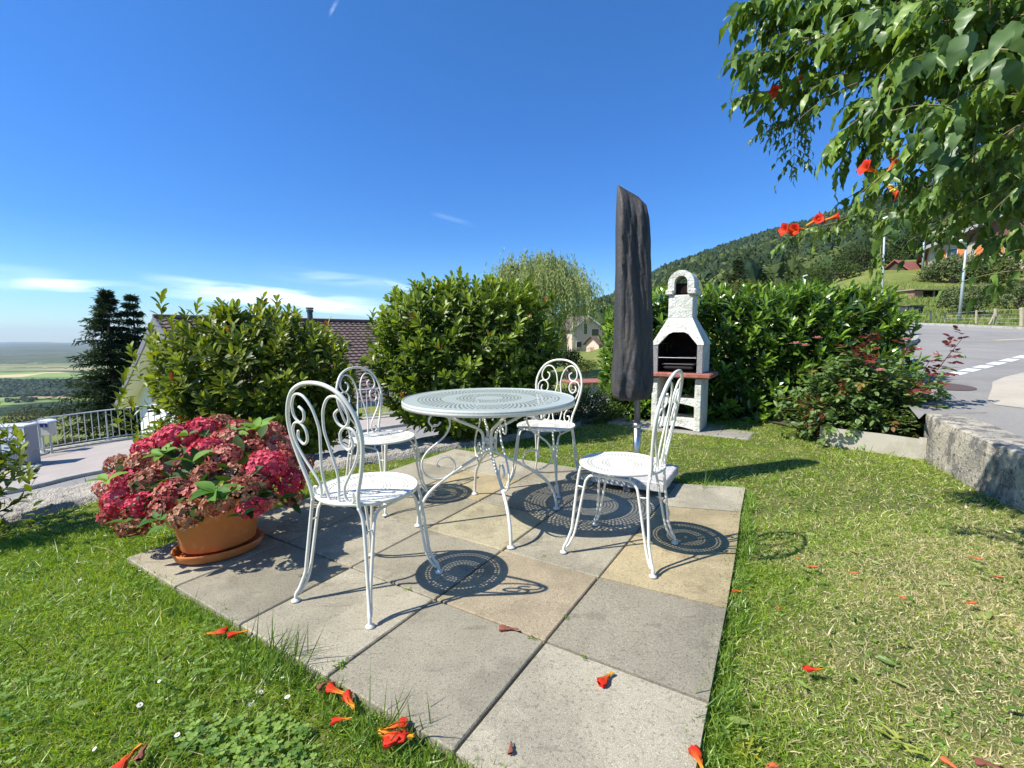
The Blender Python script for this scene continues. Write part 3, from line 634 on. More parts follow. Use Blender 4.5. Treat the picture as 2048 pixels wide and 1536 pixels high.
# ---- brick style garden barbecue in whitewashed rough concrete
bq = thing('barbecue', 'whitewashed concrete garden barbecue with a chimney and red stone shelf', 'barbecue', (1.98, 5.25, 0.0), 0)
bang = math.atan2(-.54, .84); BX = np.array([math.cos(bang), math.sin(bang)]); BY = np.array([-BX[1], BX[0]]); BO = np.array([1.795, 5.06])   # centre of the front face, BY runs backwards
lw = mat('limewash', (0.70, 0.69, 0.62), 0.9, spec=.2, var=[(7, (0.56, 0.56, 0.46), .45, .65), (26, (0.40, 0.39, 0.32), .56, .66), (60, (0.20, 0.19, 0.16), .61, .70)], bump=[(22, .7), (70, .6)])
rawc = mat('raw_concrete', (0.30, 0.29, 0.28), .95, var=[(50, (0.18, 0.17, 0.17), .5, .65)], bump=[(90, .6)])
redst = mat('red_stone', (0.30, 0.10, 0.07), .85, var=[(12, (0.42, 0.20, 0.15), .45, .7), (60, (0.18, 0.07, 0.05), .55, .7)], bump=[(60, .4)])
soot = mat('soot', (0.014, 0.010, 0.010), .95, spec=.1, var=[(9, (0.05, 0.018, 0.014), .5, .7)])
def bw(x, y, z): q = BO + BX * x + BY * y; return (q[0], q[1], z)
def bprism(poly, y0, y1):            # poly in (x,z) of the front plane, extruded backwards
    n = len(poly); V = [bw(x, y0, z) for x, z in poly] + [bw(x, y1, z) for x, z in poly]
    return V, [np.array([[i, n + i, n + (i + 1) % n, (i + 1) % n] for i in range(n)])]
def rough(mb, amp=.003, s=30):        # knock the faces about a little so edges are not razor clean
    for i in range(len(mb.v)):
        v = mb.v[i]; mb.v[i] = v + amp * np.stack([noise2(v[:, 1] * s, v[:, 2] * s, 1), noise2(v[:, 0] * s, v[:, 2] * s, 2), noise2(v[:, 0] * s, v[:, 1] * s, 3)], -1)
def slab_cut(mb, outer, hole, y0, y1, rows=1):     # frame between two same-length outlines
    n = len(outer)
    for y, flip in ((y0, 0), (y1, 1)):
        V = [bw(x, y, z) for x, z in outer] + [bw(x, y, z) for x, z in hole]; q = np.array([[i, (i + 1) % n, n + (i + 1) % n, n + i] for i in range(n)])
        mb.add(V, [q[:, ::-1] if flip else q])
    V, f = bprism(outer, y0, y1); mb.add(V, [f[0][:, ::-1]]); mb.add(*bprism(hole, y0, y1))
w2, dp = .262, .40
# lower stand: two side slabs joined by arched cross pieces
mb = MB()
for sx_ in (-1, 1): mb.add(*box_vf(bw(sx_ * (w2 - .033), dp / 2 - .01, .285), (.066, dp, .57), bang, .006))
for (za, zb, arch) in ((.285, .345, .03), (.03, .125, .03)):
    xs = np.linspace(-w2 + .066, w2 - .066, 11); zt = [zb] * 11; zb_ = za + arch * np.cos(xs / (w2 - .066) * math.pi / 2) - .0
    for q in range(10):
        V = [bw(xs[q], .01, zb_[q] - .02), bw(xs[q + 1], .01, zb_[q + 1] - .02), bw(xs[q + 1], .01, zb), bw(xs[q], .01, zb), bw(xs[q], dp - .04, zb_[q] - .02), bw(xs[q + 1], dp - .04, zb_[q + 1] - .02), bw(xs[q + 1], dp - .04, zb), bw(xs[q], dp - .04, zb)]
        mb.add(V, [np.array([[0, 1, 2, 3], [5, 4, 7, 6], [3, 2, 6, 7], [1, 0, 4, 5]])])
rough(mb); part(mb, 'stand', lw, bq)
mb = MB(); mb.add(*box_vf(bw(.02, dp / 2 - .02, .605), (.68, .50, .052), bang, .012)); part(mb, 'shelf', redst, bq)
# hearth body: side walls, back, front frame with cut corner opening
zb0, zb1, zh = .632, .945, 1.225
mb = MB()
for sx_ in (-1, 1): mb.add(*box_vf(bw(sx_ * (w2 - .028), dp / 2, (zb0 + zb1) / 2), (.056, dp, zb1 - zb0), bang, .004))
mb.add(*box_vf(bw(0, dp - .02, (zb0 + zb1) / 2), (2 * w2 - .114, .04, zb1 - zb0), bang, 0))
part(mb, 'hearth', lw, bq)
# raw edge of the front of the side walls and sooty lining
for sx_ in (-1, 1): mb = MB(); mb.add(*box_vf(bw(sx_ * (w2 - .028), -.004, (zb0 + zb1) / 2 - .01), (.054, .006, zb1 - zb0 - .02), bang, 0)); part(mb, 'front_edge', rawc, bq)
mb = MB()
for sx_ in (-1, 1): mb.add(*box_vf(bw(sx_ * (w2 - .0595), dp / 2 - .02, (zb0 + zb1) / 2), (.005, dp - .06, zb1 - zb0 - .01), bang))
mb.add(*box_vf(bw(0, dp - .045, (zb0 + zb1) / 2 + .05), (2 * w2 - .13, .008, zb1 - zb0 + .08), bang)); mb.add(*box_vf(bw(0, dp / 2 - .01, zb0 + .004), (2 * w2 - .13, dp - .05, .006), bang))
part(mb, 'lining', soot, bq)
# hood: tapering shell with the cut corner opening at its front
cw, cd0, cd1 = .128, .085, .335
H0 = [(-w2, zb1), (-w2 + .0, zb1), (-cw, zh)]
mb = MB()
outer = [(-w2 - .008, zb1 - .012), (-w2 - .008, zb1 + .01), (-cw, zh), (cw, zh), (w2 + .008, zb1 + .01), (w2 + .008, zb1 - .012)]
arch_ = [(-w2 + .055, zb1 - .012), (-.105, zb1 + .105), (-.06, zb1 + .125), (.06, zb1 + .125), (.105, zb1 + .105), (w2 - .055, zb1 - .012)]
def hy(z): return np.interp(z, [zb1, zh], [-.008, cd0])            # front face leans back
n = 6; Vo = [bw(x, hy(z), z) for x, z in outer] + [bw(x, hy(z), z) for x, z in arch_]
mb.add(Vo, [np.array([[i, n + i, n + i + 1, i + 1] for i in range(5)])[:, ::-1]])
# inner shell for thickness
Vi = [bw(x, hy(z), z) for x, z in arch_] + [bw(x, hy(z) + .05, z) for x, z in arch_]; mb.add(Vi, [np.array([[i, n + i, n + i + 1, i + 1] for i in range(5)])[:, ::-1]])
def hyb(z): return np.interp(z, [zb1, zh], [dp + .005, cd1])
Vs = []
for sx_ in (-1, 1):
    P = [(w2 + .008, zb1 - .012), (w2 + .008, zb1 + .01), (cw, zh)]
    Vq = [bw(sx_ * x, hy(z), z) for x, z in P] + [bw(sx_ * x, hyb(z), z) for x, z in P]; f = np.array([[0, 3, 4, 1], [1, 4, 5, 2]]); mb.add(Vq, [f if sx_ > 0 else f[:, ::-1]])
mb.add([bw(-w2 - .008, hyb(zb1), zb1 - .012), bw(w2 + .008, hyb(zb1), zb1 - .012), bw(cw, hyb(zh), zh), bw(-cw, hyb(zh), zh)], [np.array([[1, 0, 3, 2]])])
part(mb, 'hood', lw, bq)
mb = MB()
Vq = [bw(-w2 + .05, .05, zb1 - .01), bw(w2 - .05, .05, zb1 - .01), bw(cw - .02, cd0 + .04, zh - .01), bw(-cw + .02, cd0 + .04, zh - .01), bw(-w2 + .05, dp - .03, zb1 - .01), bw(w2 - .05, dp - .03, zb1 - .01), bw(cw - .02, cd1 - .02, zh - .01), bw(-cw + .02, cd1 - .02, zh - .01)]
mb.add(Vq, [np.array([[4, 5, 6, 7], [0, 4, 7, 3], [1, 2, 6, 5], [3, 7, 6, 2]])]); part(mb, 'flue', soot, bq)
mb = MB(); mb.add(*box_vf(bw(0, (cd0 + cd1) / 2, (zh + 1.475) / 2 - .003), (2 * cw, cd1 - cd0, 1.475 - zh + .0), bang, .006)); rough(mb, .002); part(mb, 'chimney', lw, bq)
# cap: collar and arched tunnel
mb = MB(); cz0 = 1.472; yc = (cd0 + cd1) / 2
for sx_ in (-1, 1): mb.add(*box_vf(bw(sx_ * .118, yc, cz0 + .032), (.085, .31, .062), bang, .012))
na_ = 14; th = np.linspace(0, math.pi, na_); zc = 1.60; ro, ri = .137, .068
outc = [(-ro, cz0 + .06)] + [(-ro * math.cos(a), zc + ro * math.sin(a)) for a in th] + [(ro, cz0 + .06)]
inc = [(-ri, cz0 + .03)] + [(-ri * math.cos(a), zc + .01 + ri * math.sin(a)) for a in th] + [(ri, cz0 + .03)]
m_ = len(outc); y0, y1 = yc - .135, yc + .135
for y, fl in ((y0, 1), (y1, 0)):
    V = [bw(x, y, z) for x, z in outc] + [bw(x, y, z) for x, z in inc]; q = np.array([[i, i + 1, m_ + i + 1, m_ + i] for i in range(m_ - 1)]); mb.add(V, [q if not fl else q[:, ::-1]])
for P, fl in ((outc, 0), (inc, 1)):
    V = [bw(x, y0, z) for x, z in P] + [bw(x, y1, z) for x, z in P]; q = np.array([[i, i + 1, m_ + i + 1, m_ + i] for i in range(m_ - 1)]); mb.add(V, [q if fl else q[:, ::-1]])
rough(mb, .003); part(mb, 'chimney_cap', lw, bq)
mb = MB(); mb.add(*box_vf(bw(0, yc + .03, cz0 + .075), (.128, .19, .11), bang)); part(mb, 'flue_opening', soot, bq)
# grill rods and ash tray
mb = MB()
for k in range(22):
    x = -w2 + .075 + k * (2 * w2 - .15) / 21; mb.add(*tube_vf([bw(x, -.0, .795), bw(x, dp - .07, .795)], .0022, 5))
for y in (0.0, .17, dp - .07): mb.add(*tube_vf([bw(-w2 + .062, y, .792), bw(w2 - .062, y, .792)], .0032, 5))
part(mb, 'grill', mat('grill_steel', (.35, .34, .33), .4, metal=.8), bq)
mb = MB(); V, Fs = box_vf(bw(.01, .15, .685), (.33, .26, .055), bang, .02); mb.add(V, Fs); mb.add(*tube_vf([bw(-.14, .03, .722), bw(.16, .03, .722)], .006, 6)); mb.add(*box_vf(bw(.01, .15, .718), (.35, .28, .012), bang, .004))
part(mb, 'charcoal_tray', mat('black_iron', (.035, .032, .032), .45, metal=.4), bq)
flagM = mat('flagstone', (.30, .28, .24), .9, var=[(6, (.22, .2, .17), .45, .7)], bump=[(30, .7)])
for (x, y, w_, d_, r_, lb) in ((-.02, .1, .95, .62, .1, 'wide flat grey flagstone the barbecue stands on'), (.60, .0, .32, .42, -.2, 'grey flagstone by the right foot of the barbecue, below the hedge'), (-.66, .12, .32, .4, .3, 'grey flagstone by the left foot of the barbecue, behind the parasol pole')):
    mb = MB(); mb.add(*box_vf(bw(x, y + .12, -.018), (w_, d_, .035), bang + r_ * .3, .012)); solo(mb, 'flagstone', flagM, lb, 'flagstone')
# ================================================================== POT AND HYDRANGEA
terra = mat('terracotta', (0.62, 0.205, 0.058), 0.7, spec=.25, var=[(3, (0.50, 0.16, 0.045), .42, .65), (9, (0.66, 0.34, 0.20), .62, .72), (18, (0.68, 0.32, 0.14), .6, .8)], bump=[(40, .1)])
pot_c = np.array([-1.435, 2.185]); pr = R(40)
pot = thing('flower_pot', 'oval terracotta pot on its saucer at the left corner of the patio', 'flower pot', (pot_c[0], pot_c[1], 0), pr)
def oval(prof, seg=56): return lathe_vf(prof, seg, (0, 0, 0), .74, .56)
mb = MB(); mb.add(*oval([(.001, .05), (.205, .05), (.215, .06), (.262, .30), (.272, .305), (.272, .325), (.255, .325), (.25, .29), (.001, .285)])); mb.build('pot', terra, pot, True)
mb = MB(); mb.add(*oval([(.001, .022), (.225, .022), (.24, .03), (.256, .052), (.262, .052), (.262, .044), (.245, .014), (.235, .01), (.001, .01)])); mb.build('saucer', terra, pot, True)
mb = MB(); mb.add(*lathe_vf([(.001, .287), (.24, .287)], 30, (0, 0, 0), .8, .56)); mb.build('soil', soilM, pot)
for x, y in ((.12, .05), (-.12, .05), (0, -.09)):
    mb = MB(); mb.add(*box_vf((x, y, .006), (.04, .03, .012), 0, .002)); mb.build('pot_foot', rawc, pot)
hyd = thing('hydrangea', 'hydrangea covered in pink and faded brown flower heads in the terracotta pot', 'hydrangea', (pot_c[0], pot_c[1], .29))
HC = np.array([-1.43, 2.33, .37])
PET = (np.array([(0, 0, 0), (-.42, .45, .06), (-.3, .9, -.02), (0, 1, .04), (.32, .88, -.03), (.42, .42, .07)], float), [np.array([[0, 5, 4, 3], [0, 3, 2, 1]])])
def head(c, r, kind, seed):
    n = int(110 * (r / .09) ** 2); g = np.arange(n) + .5; ph = np.arccos(1 - 2 * g / n * .92); th = math.pi * (1 + 5 ** .5) * g
    N = np.c_[np.cos(th) * np.sin(ph), np.sin(th) * np.sin(ph), np.cos(ph)] + RNG.normal(size=(n, 3)) * .10; N /= np.linalg.norm(N, axis=1)[:, None]
    out = c - HC; out = out / (np.linalg.norm(out) + 1e-6); out = out * .8 + np.array([0, 0, .5]); q = Vector((0, 0, 1)).rotation_difference(Vector(out)); Mx = np.array(q.to_matrix())
    N = N @ Mx.T; pos = c + N * r * np.array([1, 1, .78]) * (1 + RNG.normal(size=(n, 1)) * .05)
    mb = MB()
    t1 = np.cross(N, [0.3, 0.2, 1.0]); t1 /= np.linalg.norm(t1, axis=1)[:, None]; t2 = np.cross(N, t1); a0 = RNG.uniform(0, 6.28, n)
    if kind == 0: A, B = (0.52, 0.012, 0.050), (0.78, 0.13, 0.17)
    elif kind == 1: A, B = (0.38, 0.035, 0.035), (0.72, 0.32, 0.22)
    else: A, B = (0.24, 0.040, 0.025), (0.60, 0.34, 0.19)
    hb_ = RNG.uniform(.15, .75); cf = mixc(A, B, np.clip(hb_ + RNG.normal(size=n) * .32, 0, 1)); cf *= RNG.uniform(.8, 1.15, (n, 1))
    for k in range(4):
        a = a0 + k * math.pi / 2 + RNG.normal(size=n) * .12; D = np.cos(a)[:, None] * t1 + np.sin(a)[:, None] * t2 + N * RNG.uniform(-.05, .5, n)[:, None]
        scatter(mb, PET, pos, D, RNG.uniform(.016, .025, n) * (r / .09) ** .5, cf * RNG.uniform(.88, 1.08, (n, 1)), Nrm=N + RNG.normal(size=(n, 3)) * .25)
    return mb
# heads read off the photo : x, y, radius px, kind, depth
HEADS = [(350, 880, 42, 0, 2.62), (405, 862, 36, 0, 2.75), (300, 900, 34, 0, 2.6), (455, 885, 38, 1, 2.6), (415, 905, 40, 0, 2.45), (500, 905, 38, 1, 2.6), (560, 895, 36, 1, 2.6), (480, 860, 30, 1, 2.8),
         (530, 935, 46, 0, 2.3), (572, 965, 40, 0, 2.35), (560, 925, 38, 1, 2.5), (290, 930, 38, 2, 2.45), (345, 925, 36, 2, 2.45), (255, 960, 36, 0, 2.35), (300, 965, 38, 2, 2.25), (350, 985, 40, 1, 2.1), (420, 955, 40, 2, 2.2),
         (470, 950, 38, 2, 2.25), (480, 985, 42, 2, 2.05), (240, 1000, 36, 0, 2.2), (225, 1030, 28, 1, 2.2), (285, 1010, 36, 0, 2.1), (270, 1050, 34, 2, 2.15), (330, 1020, 34, 1, 2.05), (372, 1032, 36, 2, 1.98), (432, 1008, 32, 2, 1.98),
         (500, 1015, 30, 0, 2.02), (535, 1000, 26, 1, 2.15), (395, 990, 34, 1, 2.1), (522, 1012, 20, 0, 2.05), (220, 975, 28, 1, 2.35), (450, 915, 36, 1, 2.4), (585, 995, 24, 2, 2.4), (330, 945, 30, 1, 2.35), (380, 930, 34, 2, 2.38),
         (440, 850, 30, 2, 2.9), (540, 865, 30, 1, 2.85), (600, 930, 30, 2, 2.7), (240, 930, 28, 2, 2.6), (510, 970, 34, 1, 2.2)]
for k, (x, y, rp_, kd, d) in enumerate(HEADS):
    d = d * .99; c = far(x, y, d); r = rp_ / F * d * .86
    if k % 1 == 0:
        h = part(head(c, r, kd, k), 'flower_head', petalM, hyd)
mb = MB(); base_p = np.array([pot_c[0], pot_c[1], .30]); mbl = MB()
for k, (x, y, rp_, kd, d) in enumerate(HEADS):
    c = far(x, y, d * .99); mid = (base_p + c) / 2 + np.array([0, 0, .05]); st_ = base_p + RNG.normal(size=3) * [.07, .06, 0]
    P = spline([st_, mid, c * .97 + base_p * .03], 5); mb.add(*tube_vf(P, .0035, 5))
    for q in range(3):
        f = RNG.uniform(.45, .98); p = P[int(f * (len(P) - 1))]; n = 2; D = np.tile((c - base_p) * .6, (n, 1)) + rdir(n) * .28; D[:, 2] -= .05
        scatter(mbl, LEAF, np.tile(p, (n, 1)), D, RNG.uniform(.09, .14, n), mixc((.03, .07, .016), (.06, .12, .02), RNG.uniform(size=n)), roll=RNG.normal(size=n) * .5, wid=RNG.uniform(.13, .18, n))
part(mb, 'stems', greenstemM, hyd, True)
BIGL = leaf_t(.50, .22, .30, (.12, .3, .5, .7, .88), (.5, .9, 1.0, .78, .42))
for (x, y, d, n, s_, br) in ((430, 985, 1.86, 7, .105, .2), (325, 912, 2.35, 5, .09, .6), (515, 862, 2.55, 6, .13, .5), (375, 872, 2.5, 3, .08, .2), (215, 962, 2.15, 4, .085, .7), (385, 925, 2.1, 2, .09, .3), (290, 1075, 1.95, 2, .09, .1), (320, 1040, 1.95, 3, .09, .0), (485, 1035, 1.88, 2, .07, .0), (560, 1000, 2.2, 3, .10, .0), (445, 1000, 1.86, 5, .09, .1), (470, 870, 2.6, 3, .10, .5), (250, 1045, 2.0, 3, .08, .0)):
    c = far(x, y, d); a = np.arange(n) * 2 * math.pi / n + RNG.uniform(0, 1); D = np.c_[np.cos(a), np.sin(a), RNG.uniform(.1, .9, n)]; D += np.array([-.1, -.35, .1])
    scatter(mbl, BIGL, np.tile(c, (n, 1)), D, RNG.uniform(.75, 1.1, n) * s_, mixc((.06, .16, .02), (.24, .42, .05), np.clip(br + RNG.normal(size=n) * .12, 0, 1)), Nrm=np.tile([-.3, -.3, 1.0], (n, 1)), roll=RNG.normal(size=n) * .25)
part(mbl, 'leaves', softleafM, hyd, True)

# ================================================================== WALLS
# rough stone strip = top of the retaining wall along the lane
SW = spline(np.array([(x, y, 0) for x, y in STRIP]), 16); tn = np.gradient(SW, axis=0); tn /= np.linalg.norm(tn[:, :2], axis=1)[:, None]; nn = np.c_[-tn[:, 1], tn[:, 0]]
stonestrip = mat('pebbly_concrete', (0.46, 0.42, 0.34), .92, var=[(9, (.34, .31, .26), .45, .68), (42, (.24, .22, .19), .58, .66), (70, (.62, .58, .5), .58, .7)], bump=[(36, 1.0), (90, .8)])
mw = 30; ws = np.linspace(-.06, .42, mw); X = []
for k, w in enumerate(ws):
    p = SW[:, :2] + nn * (w + .02 * noise2(SW[:, 0] * 3, SW[:, 1] * 3 + k * 0, 2)[:, None]); z = lawn_z(SW[:, 0], SW[:, 1]) + .035 + .022 * noise2(p[:, 0] * 22, p[:, 1] * 22, 5) + .02 * noise2(p[:, 0] * 5, p[:, 1] * 5, 5)
    if k == 0: z = z - .10
    X.append(np.c_[p, z])
p = X[-1].copy(); p[:, 2] -= .5; X.append(p); p = X[-1].copy(); p[:, 2] = -2.6; X.append(p)
mb = MB(); V, Fs = grid_vf(np.array(X).transpose(1, 0, 2)[:, ::-1]); mb.add(V, Fs)
solo(mb, 'stone_wall', stonestrip, 'low wall with a rough pebbly top between the lawn and the lane', 'wall', True)
# concrete wall of the upper road
cwM = mat('weathered_concrete', (0.50, 0.45, 0.34), .93, var=[(2.6, (.33, .30, .24), .45, .60, (1, 1, .6)), (9, (.20, .185, .16), .49, .58, (1.0, 1.0, .5)), (34, (.11, .105, .095), .56, .64), (50, (.66, .63, .56), .60, .68)], bump=[(20, .35), (60, .6), (160, .5)])
SWc = spline(np.array([(x, y, 0) for x, y in WALL]), 14); tn = np.gradient(SWc, axis=0); tn /= np.linalg.norm(tn, axis=1)[:, None]; nn = np.c_[-tn[:, 1], tn[:, 0]]
X = []
for w, h in ((.0, -.25), (-.0, .05), (.004, .12), (0, .2), (-.002, .27), (.002, .34), (.006, .380), (.022, .390), (.12, .390), (.2, .388), (.28, .384)):
    zt = UZ(SWc[:, 0], SWc[:, 1]) - .385; sc = np.clip((3.85 - SWc[:, 1]) / 1.2, 0, 1) * .02
    p = SWc[:, :2] + nn * w; p = p + nn * (.006 * noise2(SWc[:, 1] * 9, h * 30, 4) + (.008 * noise2(SWc[:, 1] * 25, h * 3, 4)) * (h > .36))[:, None]; X.append(np.c_[p, h + (zt + sc + .004) * (h > .3)])
mb = MB(); V, Fs = grid_vf(np.array(X).transpose(1, 0, 2)); mb.add(V, Fs)
# far end face
E0 = np.array([x[0] for x in X]); E1 = E0.copy(); mb.add(np.r_[E0, [[3.75, 3.98, -.25], [3.75, 3.98, .389]]], [np.array([[k + 1, k, 11, 12] for k in range(0, 1)])])
q = BO * 0; a_, b_ = E0[0], E0[-1]
mb.add([(a_[0], a_[1], -.25), (a_[0] + .02, a_[1] + .02, .375), (b_[0] + .3, b_[1] + .15, .38), (a_[0] + .5, a_[1] + .25, -.25)], [np.array([[0, 1, 2, 3]])])
solo(mb, 'concrete_wall', cwM, 'low weathered concrete wall holding up the road, stained and lichen spotted', 'wall', False)
# bed soil behind the metal edging
edgeM = mat('galvanised_sheet', (.56, .51, .41), .42, metal=.3, var=[(5, (.40, .35, .27), .5, .75), (30, (.6, .58, .54), .55, .75)])
eg = thing('metal_edging', 'bent galvanised sheet edging between the rose bed and the lawn', 'garden edging', (3.15, 4.0, 0))
E_ = spline(np.array([(2.93, 4.36, 0), (2.955, 4.26, 0), (3.06, 4.12, 0), (3.2, 3.955, 0), (3.33, 3.80, 0), (3.385, 3.745, 0)]), 6)
mb = MB(); h0 = lawn_z(E_[:, 0], E_[:, 1]) - .05; ht = .175
X = np.stack([np.c_[E_[:, :2], h0], np.c_[E_[:, :2], h0 + .05 + ht], np.c_[E_[:, :2] + [.006, .005], h0 + .05 + ht + .001], np.c_[E_[:, :2] + [.006, .005], h0]], 1); mb.add(*grid_vf(X)); part(mb, 'sheet', edgeM, eg)
mb = MB(); mb.add(*box_vf((3.375, 3.752, .10), (.05, .008, .18), R(-48), .001)); part(mb, 'bracket', edgeM, eg)
flat_sheet([(2.95, 4.36), (3.08, 4.12), (3.39, 3.76), (3.7, 4.0), (4.6, 4.9), (4.6, 6.6), (1.7, 6.6), (2.0, 5.85), (2.9, 5.6), (3.1, 5.0)], lambda x, y: -.0 + .03, 0.0, soilM, 'flower_bed', 'dark soil of the bed under the hedge and rose bush')

# ================================================================== RAILING BELOW
curbM = mat('curb_concrete', (.44, .42, .34), .9, var=[(5, (.3, .29, .24), .45, .7), (40, (.7,), .5, .7)], bump=[(40, .4)])
RLz = lrz(RL[:, 0], RL[:, 1]); tn = np.gradient(RL, axis=0); tn /= np.linalg.norm(tn[:, :2], axis=1)[:, None]; nn = np.c_[-tn[:, 1], tn[:, 0]]
X = np.stack([np.c_[RL[:, :2] + nn * a, RLz + h] for a, h in ((-.12, -.1), (-.12, .11), (-.08, .13), (.12, .13), (.12, -3.2))], 1)
mb = MB(); mb.add(*grid_vf(X)); solo(mb, 'curb_wall', curbM, 'low concrete curb carrying the grey metal railing', 'wall')
rail = thing('railing', 'grey metal bar railing along the pavement in front of the brown roofed house', 'railing', (RL[10][0], RL[10][1], RLz[10] + .13))
galv = mat('galvanised_rail', (.52, .54, .54), .5, metal=.1, spec=.5)
L_ = np.r_[0, np.cumsum(np.linalg.norm(np.diff(RL[:, :2], axis=0), axis=1))]
def onrail(s, h): return np.array([np.interp(s, L_, RL[:, 0]), np.interp(s, L_, RL[:, 1]), np.interp(s, L_, RLz) + h])
for h, w_ in ((.99, .018), (.20, .014)):
    mb = MB(); mb.add(*tube_vf([onrail(s, h) for s in np.linspace(0, L_[-1], 60)], w_, 6)); part(mb, 'rail', galv, rail, True)
npost = int(L_[-1] / 1.45)
for k in range(npost + 1):
    s = k * 1.45; mb = MB(); mb.add(*tube_vf([onrail(s, .12), onrail(s, .99)], .018, 6)); mb.add(*box_vf(onrail(s, .135), (.12, .1, .02))); part(mb, 'post', galv, rail)
mb = MB(); s = .12
while s < L_[-1]:
    if abs((s / 1.45) - round(s / 1.45)) > .05: mb.add(*tube_vf([onrail(s, .20), onrail(s, .99)], .011, 5, False))
    s += .145
tag(part(mb, 'bars', galv, rail), None, None, kind='stuff')

# ---- electricity cabinet with a sale notice, letterbox behind
cabM = mat('cabinet_grey', (.30, .31, .335), .7, var=[(3, (.24, .25, .27), .5, .7)], bump=[(30, .2)])
def vert_place(x, y, d): q = far(x, y, d); return q
cbp = lp(70, 938); 
cab = thing('utility_cabinet', 'grey ribbed utility cabinet with a white notice on it beside the lane', 'utility cabinet', tuple(cbp))
cdir = R(8)
cx_, cy_ = cbp[0] - .50, cbp[1] - .02; zb_ = lrz(cx_, cy_) + .05
mb = MB(); mb.add(*box_vf((cx_, cy_, zb_ + .56), (.96, .34, .92), cdir, .01)); part(mb, 'cabinet_body', cabM, cab)
mb = MB()
for k in range(26): 
    o = -.45 + k * .036; mb.add(*box_vf((cx_ + o * math.cos(cdir) + .175 * math.sin(cdir), cy_ + o * math.sin(cdir) - .175 * math.cos(cdir), zb_ + .54), (.014, .012, .82), cdir))
part(mb, 'ribs', cabM, cab)
mb = MB(); mb.add(*box_vf((cx_, cy_, zb_ + 1.04), (1.0, .40, .04), cdir, .01)); part(mb, 'lid', mat('cabinet_lid', (.55, .56, .58), .6), cab)
mb = MB(); mb.add(*box_vf((cx_ + .1, cy_, zb_ + .02), (1.25, .5, .16), cdir, .02)); part(mb, 'plinth', stoneM, cab)
ntc = thing('sale_notice', 'white paper notice with black lettering on the grey cabinet', 'notice', (0, 0, 0))
fc = np.array([cx_ + .22 * math.cos(cdir) + .187 * math.sin(cdir), cy_ + .22 * math.sin(cdir) - .187 * math.cos(cdir), zb_ + .73]); ntc.location = fc; ntc.rotation_euler = (0, 0, cdir)
paper = mat('paper', (.82, .83, .85), .6); inkM = mat('ink', (.03, .03, .04), .7)
mb = MB(); mb.add(*box_vf((0, 0, 0), (.5, .004, .56))); mb.build('sheet', paper, ntc)
def text(body, size, m, parent, loc, rot=(math.pi / 2, 0, 0), name='lettering', sx=1.0):
    cu = bpy.data.curves.new(name, 'FONT'); cu.body = body; cu.size = size; cu.extrude = .001; cu.align_x = 'CENTER'; cu.resolution_u = 2
    o = bpy.data.objects.new(name, cu); COL.objects.link(o); dg_ = bpy.context.evaluated_depsgraph_get(); me = bpy.data.meshes.new_from_object(o.evaluated_get(dg_)); bpy.data.objects.remove(o)
    me.materials.clear(); me.materials.append(m); o = bpy.data.objects.new(name, me); COL.objects.link(o); o.parent = parent; o.location = loc; o.rotation_euler = rot; o.scale = (sx, 1, 1); return o
text('À', .15, inkM, ntc, (.03, -.004, .14)); text('VENDRE', .155, inkM, ntc, (0, -.004, -.06), sx=.72)
mb = MB()
for x0, x1, z_, h_ in ((-.10, -.02, -.125, .030), (-.01, .05, -.12, .045), (.06, .13, -.13, .03), (.14, .19, -.125, .035), (-.20, -.06, -.175, .012), (-.20, -.1, -.20, .012), (.0, .2, -.235, .022)):
    mb.add(*box_vf(((x0 + x1) / 2, -.004, z_), (x1 - x0, .002, h_)))
mb.build('small_print', inkM, ntc)
mbx = lp(80, 930); mo = far(93, 874, mbx[1] + .9); mb_z = lrz(mo[0], mo[1])
lb_ = thing('letterbox', 'beige letterbox with a white domed lid and a blue number plate', 'letterbox', (mo[0], mo[1], mb_z))
beige = mat('letterbox_beige', (.60, .56, .47), .5); wl = mat('white_lid', (.80, .80, .80), .4)
mb = MB(); mb.add(*box_vf((mo[0], mo[1], mb_z + .74), (.36, .2, .34), .1, .01)); part(mb, 'box', beige, lb_)
mb = MB(); th = np.linspace(0, math.pi, 9); X = np.array([[(mo[0] - .22 * math.cos(a), mo[1] + y, mb_z + .91 + .07 * math.sin(a)) for y in (-.14, .14)] for a in th]); mb.add(*grid_vf(X)); V = np.array([[*X[k, 0]] for k in range(9)]); mb.add(V, [np.array([list(range(9))])]); part(mb, 'lid', wl, lb_, True)
mb = MB(); mb.add(*tube_vf([(mo[0] - .1, mo[1], mb_z), (mo[0] - .1, mo[1], mb_z + .57)], .025, 8)); mb.add(*tube_vf([(mo[0] + .1, mo[1], mb_z), (mo[0] + .1, mo[1], mb_z + .57)], .025, 8)); part(mb, 'post', galv, lb_)
pl_ = MB(); pl_.add(*box_vf((mo[0] + .06, mo[1] - .107, mb_z + .84), (.17, .01, .09), .1)); plo = part(pl_, 'number_plate', mat('plate_blue', (.02, .04, .22), .4), lb_)
text('5', .085, wl, lb_, (.09, -.1145, .81), (math.pi / 2, 0, .1), 'number')
